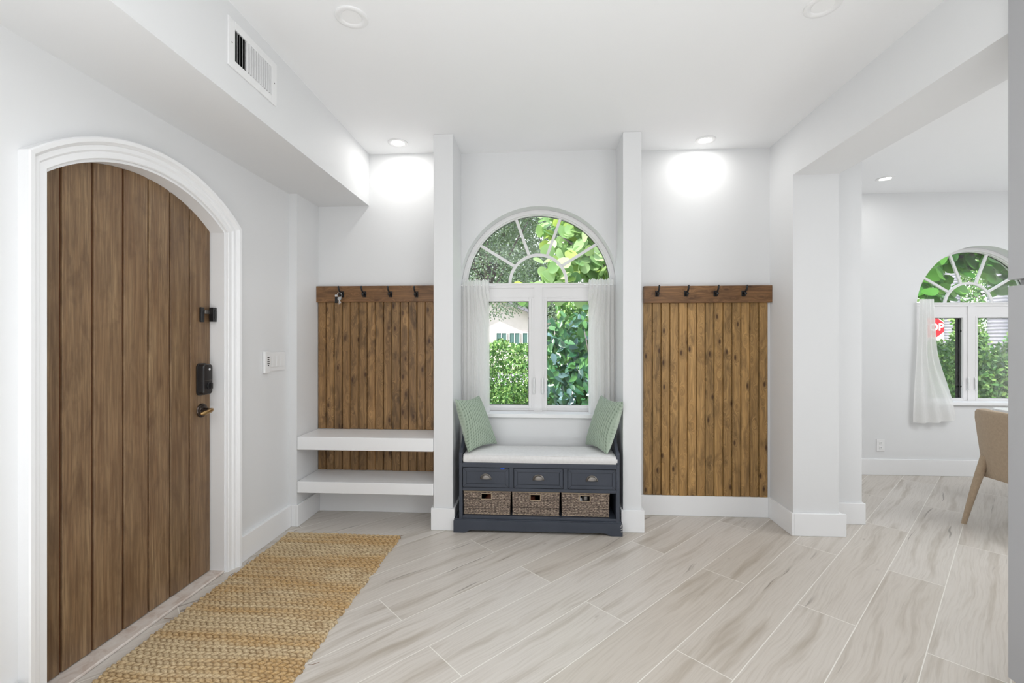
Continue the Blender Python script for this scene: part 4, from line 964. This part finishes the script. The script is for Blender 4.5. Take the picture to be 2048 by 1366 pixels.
# ------------------------------------------------------------------ dining chair and table
def dining_chair():
    t = thing('dining_chair', (3.2, 3.11, 0), 'tan woven upholstered dining chair tucked at the white dining table', 'chair')
    yc = 3.115; hw = 0.245
    # backrest shell: curved in plan, leaning slightly back (towards -x)
    def ringat(z, x, w, th, curve, n=20, tilt=0):
        outer, inner = [], []
        for i in range(n+1):
            s = -1+2*i/n; y = yc+w*s; xx = x+curve*abs(s)**2.6
            outer.append((xx, y, z)); inner.append((xx+th, y*1.0-(0.0)*s, z))
        return outer+inner[::-1]
    prof = [(0.335, 3.010, 0.212), (0.36, 3.004, 0.220), (0.45, 2.998, 0.233), (0.60, 2.985, 0.243), (0.72, 2.975, 0.250), (0.765, 2.973, 0.247), (0.782, 2.978, 0.236), (0.788, 2.985, 0.215)]
    MB().loft([ringat(z, x, w, 0.055 if z < 0.77 else 0.035, 0.05) for z, x, w in prof]).obj('backrest', 'chair', t, smooth=False, bevel=0.008, seg=3)
    MB().box(3.04, 3.50, yc-0.225, yc+0.225, 0.37, 0.47).obj('seat', 'chair', t, bevel=0.03, seg=4)
    MB().box(3.03, 3.49, yc-0.205, yc+0.205, 0.325, 0.372).obj('seat_frame', 'chair', t, bevel=0.01)
    for sx, sy in ((0, 1), (0, -1), (1, 1), (1, -1)):
        top = Vector((3.040 if sx == 0 else 3.46, yc+sy*(0.186), 0.47)); bot = Vector((2.905 if sx == 0 else 3.50, yc+sy*0.195, 0.0))
        rings = []
        for k in range(9):
            f = k/8; p = bot.lerp(top, f); a = 0.014+0.017*f*(1 if f < 0.8 else 0.9); b = 0.014+0.011*f
            p.x += (-0.004 if sx == 0 else 0)*math.sin(PI*f)
            rings.append([(p.x+a*math.cos(q), p.y+b*math.sin(q), p.z) for q in [2*PI*i/16 for i in range(16)]])
        MB().loft(rings).obj('leg', 'chair', t, auto=40)
dining_chair()
def rrect(x0, x1, y0, y1, r, n=8):
    pts = []
    for cx, cy, a0 in ((x1-r, y1-r, 0), (x0+r, y1-r, PI/2), (x0+r, y0+r, PI), (x1-r, y0+r, 1.5*PI)):
        pts += [(cx+r*math.cos(a0+PI/2*i/n), cy+r*math.sin(a0+PI/2*i/n)) for i in range(n+1)]
    return pts
t = thing('dining_table', (4.2, 3.12, 0), 'white dining table whose corner shows behind the tan chair', 'table')
P = rrect(3.41, 5.1, 2.55, 3.70, 0.08)
MB().prism(P, lambda x, y: (x, y, 0.715), lambda x, y: (x, y, 0.745)).obj('tabletop', 'table', t, bevel=0.004)
for x in (3.75, 4.75):
    MB().lathe([(0.22, 0), (0.22, 0.02), (0.06, 0.05), (0.05, 0.4), (0.08, 0.69), (0.16, 0.714)], (x, 3.12, 0), 2, 32).obj('pedestal', 'table', t, auto=40)

# ------------------------------------------------------------------ outdoors
tag(MB().box(-40, 60, 4.8, 80, -0.45, -0.35).obj('lawn', 'grass'), kind='structure')
bpy.data.objects['lawn'].name = 'ground_lawn'
struct(MB().box(-40, 60, 16.5, 23, -0.349, -0.33).obj('ground_street', 'road'))
TEMPL = {
 'round': ([(0, 0, 0), (-0.32, 0.12, 0.05), (-0.52, 0.42, 0.09), (-0.46, 0.74, 0.07), (-0.22, 0.97, 0.02), (0, 1.02, -0.02), (0.22, 0.97, 0.02), (0.46, 0.74, 0.07), (0.52, 0.42, 0.09), (0.32, 0.12, 0.05), (0, 0.5, -0.02)],
           [(10, 1, 0), (10, 2, 1), (10, 3, 2), (10, 4, 3), (10, 5, 4), (10, 6, 5), (10, 7, 6), (10, 8, 7), (10, 9, 8), (10, 0, 9)]),
 'obovate': ([(0, 0, 0), (-0.13, 0.22, 0.04), (-0.25, 0.55, 0.07), (-0.22, 0.83, 0.05), (0, 1.0, -0.04), (0.22, 0.83, 0.05), (0.25, 0.55, 0.07), (0.13, 0.22, 0.04), (0, 0.5, 0.0)],
             [(8, 1, 0), (8, 2, 1), (8, 3, 2), (8, 4, 3), (8, 5, 4), (8, 6, 5), (8, 7, 6), (8, 0, 7)]),
 'small': ([(0, 0, 0), (-0.28, 0.45, 0.06), (0, 1, 0), (0.28, 0.45, 0.06)], [(0, 3, 2), (0, 2, 1)]),
}
def foliage(name, mat, pts, size, shape, seed, parent=None, up=0.35, face=(0, -1, 0.4), fw=0.6, loc=(0, 0, 0)):
    """one leaf per point; leaves lean outwards/upwards"""
    rng = np.random.RandomState(seed); T, F = TEMPL[shape]; T = np.array(T, float); n = len(pts); k = len(T)
    P = np.array(pts, float); s = rng.uniform(size[0], size[1], n)
    nrm = rng.normal(0, 1, (n, 3)); nrm /= np.linalg.norm(nrm, axis=1)[:, None]; f = np.array(face, float); f /= np.linalg.norm(f)
    nz = nrm*(1-fw)+f*fw*rng.uniform(0.2, 1.4, n)[:, None]; nz /= np.linalg.norm(nz, axis=1)[:, None]
    d = rng.normal(0, 1, (n, 3)); d[:, 2] += up*2; d -= nz*np.sum(d*nz, 1)[:, None]; d /= np.linalg.norm(d, axis=1)[:, None]
    x = np.cross(d, nz)
    V = P[:, None, :]+s[:, None, None]*(T[None, :, 0:1]*x[:, None, :]+T[None, :, 1:2]*d[:, None, :]+T[None, :, 2:3]*nz[:, None, :])
    V = V.reshape(-1, 3)-np.array(loc); Fs = []
    Fa = np.array(F); faces = (Fa[None]+np.arange(n)[:, None, None]*k).reshape(-1, 3)
    me = bpy.data.meshes.new(name); me.from_pydata(V.tolist(), [], faces.tolist()); me.materials.append(M[mat])
    if shape != 'small': me.polygons.foreach_set('use_smooth', [True]*len(me.polygons))
    o = bpy.data.objects.new(name, me); COL.objects.link(o); o.parent = parent
    return o
def stems(root, starts, rnd, mat='bark', n=14, h=1.8, spread=0.5, r=0.010, name='stems'):
    mb = MB()
    for k in range(n):
        x, y, z = starts(rnd); p = Vector((x, y, z)); pts = [p.copy()]; a = rnd.uniform(0, 6.28)
        for i in range(6):
            a += rnd.uniform(-0.6, 0.6); p += Vector((math.cos(a)*spread*0.12, math.sin(a)*spread*0.12, h/6)); pts.append(p.copy())
        mb.tube(pts, [r*(1-0.12*i) for i in range(7)], 6)
    return tag(mb.obj(name, mat, root, smooth=True), kind='stuff')
def box_pts(rng, n, x0, x1, y0, y1, z0, z1, topnoise=0.15, skin=0.7):
    X = rng.uniform(x0, x1, n); Z = rng.uniform(z0, z1, n)
    tn = np.array([noise.noise(Vector((x*1.7, z0, 3.3)))*topnoise+noise.noise(Vector((x*6, 1, 3.3)))*topnoise*0.4 for x in X])
    Z = z0+(Z-z0)*(1+tn/(z1-z0)*1.0)
    yn = np.array([noise.noise(Vector((x*2.2, z*2.2, 7)))*0.22 for x, z in zip(X, Z)])
    D = rng.uniform(0, 1, n)**2; Y = y0+yn+D*(y1-y0)
    top = rng.uniform(0, 1, n) < 0.2; Y = np.where(top, rng.uniform(y0, y1, n), Y); Z = np.where(top, z1+tn+rng.uniform(-0.05, 0.05, n), Z)
    return np.stack([X, Y, Z], -1)
RG = np.random.RandomState(11); RN = random.Random(11)
def plant(name, label, cat, loc, group=None):
    return thing(name, loc, label, cat, group)
# clipped hedge beyond the bench window
t = plant('hedge', 'bright green clipped hedge seen low through the left pane of the bench window', 'hedge', (-1.0, 6.6, -0.35))
foliage('foliage', 'leaf_hedge', box_pts(RG, 34000, -2.6, 1.7, 6.1, 7.2, -0.3, 1.17, 0.10), (0.035, 0.06), 'obovate', 1, t, 0.5, loc=(-1.0, 6.6, -0.35))
stems(t, lambda r: (r.uniform(-3.5, 1.8), r.uniform(6.4, 7.0), -0.35), RN, n=30, h=1.3)
# large-leaved shrub close to the right pane
def blob_pts(rng, n, blobs):
    out = []
    w = np.array([b[3]**2 for b in blobs]); w /= w.sum()
    for b, k in zip(blobs, rng.multinomial(n, w)):
        d = rng.normal(0, 1, (k, 3)); d /= np.linalg.norm(d, axis=1)[:, None]; r = b[3]*rng.uniform(0.35, 1.0, k)**0.5
        out.append(np.array(b[:3])+d*r[:, None]*np.array([1, 0.8, 1]))
    return np.concatenate(out)
t = plant('shrub', 'large-leaved blue-green shrub growing close behind the right pane of the bench window', 'shrub', (0.45, 4.6, -0.35))
bl = [(0.28, 4.75, 0.3, 0.42), (0.62, 4.7, 0.45, 0.5), (0.40, 4.75, 0.85, 0.42), (0.75, 4.7, 1.05, 0.42), (0.36, 4.8, 1.22, 0.30), (0.70, 4.8, 1.45, 0.25), (1.1, 4.8, 0.6, 0.5), (0.22, 4.95, 0.75, 0.25), (0.1, 5.0, 1.18, 0.16), (0.02, 4.9, 1.35, 0.10), (0.5, 4.9, 0.0, 0.4)]
foliage('foliage', 'leaf_clusia', blob_pts(RG, 2600, bl), (0.085, 0.135), 'obovate', 2, t, 0.5, loc=(0.45, 4.6, -0.35))
stems(t, lambda r: (r.uniform(0.2, 0.9), r.uniform(4.6, 5.0), -0.35), RN, n=14, h=1.7, r=0.014)
# second hedge band behind the shrub so the lawn does not show
t = plant('hedge', 'sunlit green hedge showing in gaps behind the large-leaved shrub', 'hedge', (3.0, 7.6, -0.35))
foliage('foliage', 'leaf_hedge', box_pts(RG, 9000, 0.3, 3.2, 7.4, 8.4, -0.3, 1.9, 0.2), (0.07, 0.11), 'obovate', 5, t, 0.5, loc=(3.0, 7.6, -0.35))
# sea grape overhead
t = plant('sea_grape_tree', 'pale green sea grape branches with round leaves in the arched bench window', 'tree', (0.9, 5.2, -0.35))
bl = [(0.34, 5.75, 2.15, 0.36), (0.72, 5.8, 2.40, 0.44), (1.08, 5.75, 2.05, 0.44), (0.26, 5.9, 2.72, 0.30), (0.66, 5.8, 2.9, 0.40), (0.17, 5.75, 1.93, 0.22), (-0.20, 5.75, 1.88, 0.13), (0.85, 5.85, 1.85, 0.3), (-0.40, 5.8, 1.86, 0.07), (1.25, 5.8, 2.6, 0.5)]
foliage('foliage', 'leaf_grape', blob_pts(RG, 640, bl), (0.13, 0.19), 'round', 3, t, 0.2, fw=0.55, loc=(0.9, 5.2, -0.35))
mb = MB()
for pts in ([(1.5, 5.9, -0.35), (1.45, 5.9, 0.8), (1.3, 5.85, 1.6), (0.8, 5.8, 2.2), (0.25, 5.8, 2.6)], [(1.33, 5.85, 1.5), (0.8, 5.75, 1.82), (0.1, 5.75, 1.9), (-0.35, 5.8, 1.86)], [(1.4, 5.9, 1.4), (1.25, 5.8, 2.1), (0.8, 5.8, 2.8)]):
    mb.tube(pts, [0.05, 0.04, 0.028, 0.018, 0.01][:len(pts)] if len(pts) == 5 else [0.03, 0.022, 0.014, 0.008][:len(pts)], 8)
mb.obj('branches', 'bark', t, smooth=True)
# fine-leaved tree upper left
def tree(name, label, base, top, blobs, n, size, mat, seed, group=None, r=0.22, branches=8):
    t = plant(name, label, 'tree', base, group); b = Vector(base); tp = Vector(top); mb = MB(); rn = random.Random(seed)
    mid = b.lerp(tp, 0.5)+Vector((rn.uniform(-.3, .3), 0, 0)); mb.tube([b, b.lerp(mid, 0.5), mid, tp], [r, r*0.85, r*0.7, r*0.45], 12)
    for bb in blobs[:branches]:
        e = Vector(bb[:3]); s = mid.lerp(tp, rn.uniform(0.2, 1)); m = s.lerp(e, 0.5)+Vector((rn.uniform(-.2, .2), 0, rn.uniform(0, .3)))
        mb.tube([s, m, e, e+(e-m)*0.6], [r*0.26, r*0.15, r*0.07, r*0.02], 8)
    mb.obj('trunk', 'bark', t, smooth=True)
    foliage('foliage', mat, blob_pts(np.random.RandomState(seed), n, blobs), size, 'small', seed, t, 0.1, loc=base)
    return t
rn = random.Random(3)
bl = [(rn.uniform(-4.6, 1.2), rn.uniform(10.5, 12.5), rn.uniform(2.6, 6.6), rn.uniform(0.55, 1.0)) for _ in range(42)]
tree('oak_tree', 'fine-leaved grey-green tree in the upper left of the arched bench window', (-1.30, 11.0, -0.35), (-1.25, 11.2, 3.2), bl, 64000, (0.04, 0.075), 'leaf_oak', 21, r=0.15, branches=9)
bl = [(rn.uniform(-9, 9), rn.uniform(36, 40), rn.uniform(1.0, 13), rn.uniform(1.6, 2.6)) for _ in range(60)]
tree('background_tree', 'distant green trees behind the house across the street', (3.5, 38, -0.35), (3.5, 38, 4), bl, 34000, (0.25, 0.42), 'leaf_oak', 22, r=0.3, branches=6)
bl = [(rn.uniform(0.2, 4.5), rn.uniform(14.5, 15.5), rn.uniform(1.6, 4.5), rn.uniform(0.6, 1.0)) for _ in range(16)]
tree('olive_tree', 'dull olive tree behind the large-leaved shrub', (2.5, 15, -0.35), (2.2, 15, 2.0), bl, 9000, (0.06, 0.11), 'leaf_oak', 23, r=0.12)

# house across the street
h = thing('house', (-3.2, 27, -0.35), 'pale stucco house with a grey pitched roof across the street', 'house')
MB().box(-7.0, 0.9, 26, 32, -0.35, 2.3).obj('wall', 'stucco', h)
gx = [(-7.6, 2.3), (-2.7, 4.6), (1.6, 1.95)]
MB().prism([(-7.6, 2.2), (-3.4, 4.3), (1.2, 2.2), (1.2, 2.05), (-3.4, 4.1), (-7.6, 2.05)], lambda x, z: (x, 25.4, z), lambda x, z: (x, 32.4, z)).obj('roof', 'roof', h)
MB().prism([(-7.0, 2.3), (0.9, 2.3), (-3.4, 4.1)], lambda x, z: (x, 26.0, z), lambda x, z: (x, 26.2, z)).obj('gable', 'stucco', h)
for x in (-2.5, -1.75, -1.0, -4.5):
    w = MB().box(x, x+0.6, 25.96, 26.0, 0.9, 1.75).obj('window', 'housewin', h); mb = MB(); frame_rect(mb, x-0.03, x+0.63, 0.87, 1.78, 0.05, 25.93, 25.965); mb.box(x+0.28, x+0.32, 25.93, 25.965, 0.9, 1.75); mb.obj('window_frame', 'signwhite', w)

# ------------------------------------------------------------------ outside the dining window
t = plant('hedge', 'bright green hedge filling the lower panes of the dining room window', 'hedge', (6.4, 7.0, -0.35))
foliage('foliage', 'leaf_hedge', box_pts(RG, 17000, 4.6, 8.0, 6.6, 7.6, -0.3, 1.08, 0.25), (0.055, 0.085), 'obovate', 31, t, 0.5, loc=(6.4, 7.0, -0.35))
stems(t, lambda r: (r.uniform(4, 8.5), r.uniform(6.9, 7.5), -0.35), RN, n=20, h=1.1)
t = plant('shrub', 'taller green shrub behind the right pane of the dining room window', 'shrub', (7.5, 8.4, -0.35))
stems(t, lambda r: (r.uniform(7.35, 7.6), 8.4, -0.35), RN, n=5, h=1.4, r=0.02)
foliage('foliage', 'leaf_hedge', blob_pts(RG, 3500, [(7.45, 8.4, 1.25, 0.28), (7.5, 8.4, 0.9, 0.32), (7.42, 8.4, 1.6, 0.22), (8.35, 8.4, 1.3, 0.22), (7.5, 8.4, 0.4, 0.5)]), (0.06, 0.09), 'obovate', 32, t, 0.5, loc=(7.5, 8.4, -0.35))
t = plant('sea_grape_tree', 'dark green sea grape branches hanging across the arched dining room window', 'tree', (6.6, 6.8, -0.35))
bl = [(5.0, 6.3, 2.05, 0.26), (5.35, 6.4, 2.35, 0.30), (5.75, 6.3, 2.45, 0.34), (6.2, 6.4, 2.25, 0.34), (4.7, 6.3, 1.75, 0.14), (5.3, 6.3, 1.92, 0.14), (6.5, 6.4, 2.5, 0.4), (5.9, 6.5, 2.8, 0.4), (6.35, 6.3, 1.95, 0.12), (5.0, 6.3, 2.5, 0.3)]
foliage('foliage', 'leaf_grape_d', blob_pts(RG, 420, bl), (0.15, 0.22), 'round', 33, t, 0.0, fw=0.6, loc=(6.6, 6.8, -0.35))
MB().tube([(7.6, 6.0, -0.35), (7.4, 6.1, 1.2), (6.9, 6.2, 2.2), (6.2, 6.4, 2.5), (5.2, 6.35, 2.3), (4.7, 6.3, 1.9)], [0.07, 0.06, 0.045, 0.03, 0.018, 0.008], 8).obj('branches', 'bark', t, smooth=True)
def palm(x, y, r, label):
    t = plant('palm_tree', label, 'palm', (x, y, -0.35), 'palm trunks outside the dining window'); rings = []
    for k in range(50):
        z = -0.35+k*0.12; rr = r*(1.25-0.25*min(1, k/12))*(1+0.02*(k % 2)); rings.append([(x+rr*math.cos(a), y+rr*math.sin(a), z) for a in [2*PI*i/20 for i in range(20)]])
    MB().loft(rings).obj('trunk', 'palm', t, smooth=True)
    mb = MB(); rn = random.Random(int(x*10))
    for k in range(14):
        a = 2*PI*k/14+rn.uniform(-.2, .2); top = Vector((x, y, 5.5)); L = 1.2; pts = []
        for i in range(12):
            f = i/11; p = top+Vector((math.cos(a)*L*f, math.sin(a)*L*f, 1.1*math.sin(f*2.2)-1.6*f*f)); pts.append(p)
        mb.tube(pts, [0.02*(1-i/12)+0.003 for i in range(12)], 5)
        for i in range(1, 12):
            d = (pts[i]-pts[i-1]).normalized(); sd = d.cross(Vector((0, 0, 1))).normalized()
            for sg in (-1, 1):
                for q in (0, 0.5):
                    p = pts[i-1].lerp(pts[i], q+0.25); l = 0.3*math.sin(PI*(i+1)/13); e = p+sd*sg*l+d*0.25*l+Vector((0, 0, -0.3*l)); mb.add([p-d*0.02, p+d*0.02, e], [(0, 1, 2)])
    mb.obj('fronds', 'leaf_hedge', t, fix=False)
palm(10.6, 12.4, 0.15, 'ringed grey palm trunk seen through the left part of the dining room window')
palm(9.16, 9.7, 0.15, 'ringed grey palm trunk seen through the right pane of the dining room window')
bl = [(rn.uniform(14, 34), rn.uniform(25, 28), rn.uniform(0.8, 7.5), rn.uniform(1.2, 1.9)) for _ in range(42)]
tree('background_tree', 'yellow-green trees beyond the palms outside the dining room window', (23, 26.5, -0.35), (23, 26.5, 4), bl, 26000, (0.14, 0.24), 'leaf_hedge', 41, r=0.2, branches=5)
# plain block standing in for a parked van behind the stop sign
h = thing('van_stand_in', (16, 21, -0.35), 'low white block with a dark base standing in for a parked van behind the stop sign', 'building')
MB().box(13.5, 18.2, 20, 22, 1.28, 1.85).obj('wall', 'stucco', h); MB().box(13.5, 18.2, 19.98, 22, -0.35, 1.28).obj('base', 'roof', h)
# stop sign
def stop(x, y, z):
    t = thing('stop_sign', (x, y, -0.35), 'red octagonal STOP sign partly hidden by the dining room curtain', 'sign'); R = 0.38/math.cos(PI/8)
    oct_ = lambda r: [(r*math.cos(PI/8+PI/4*i), r*math.sin(PI/8+PI/4*i)) for i in range(8)]
    ang = math.radians(-38); c, s = math.cos(ang), math.sin(ang)
    Q = lambda a, b, d: (x+a*c+d*s, y+a*s-d*c, z+b)
    MB().prism(oct_(R), lambda a, b: Q(a, b, 0), lambda a, b: Q(a, b, -0.003)).obj('border', 'signwhite', t)
    MB().prism(oct_(R*0.945), lambda a, b: Q(a, b, 0.0035), lambda a, b: Q(a, b, 0.0005)).obj('face', 'red', t)
    MB().box(x-0.03+0.02, x+0.03+0.02, y+0.02, y+0.06, -0.35, z+0.3).obj('post', 'pewter', t)
    cu = bpy.data.curves.new('stop_text', 'FONT'); cu.body = 'STOP'; cu.size = 0.36; cu.align_x = 'CENTER'; cu.align_y = 'CENTER'; cu.extrude = 0.001; cu.offset = 0.008
    o = bpy.data.objects.new('lettering', cu); dg = None
    COL.objects.link(o); bpy.context.view_layer.update(); me = bpy.data.meshes.new_from_object(o.evaluated_get(bpy.context.evaluated_depsgraph_get()))
    COL.objects.unlink(o); bpy.data.objects.remove(o)
    o = bpy.data.objects.new('lettering', me); COL.objects.link(o); me.materials.clear(); me.materials.append(M['signwhite']); o.parent = t
    o.rotation_euler = (PI/2, 0, ang); o.scale = (0.8, 1, 1); p = Vector(Q(0, 0, 0.006)); o.location = p-Vector((x, y, -0.35))
stop(14.23, 17.5, 1.76)
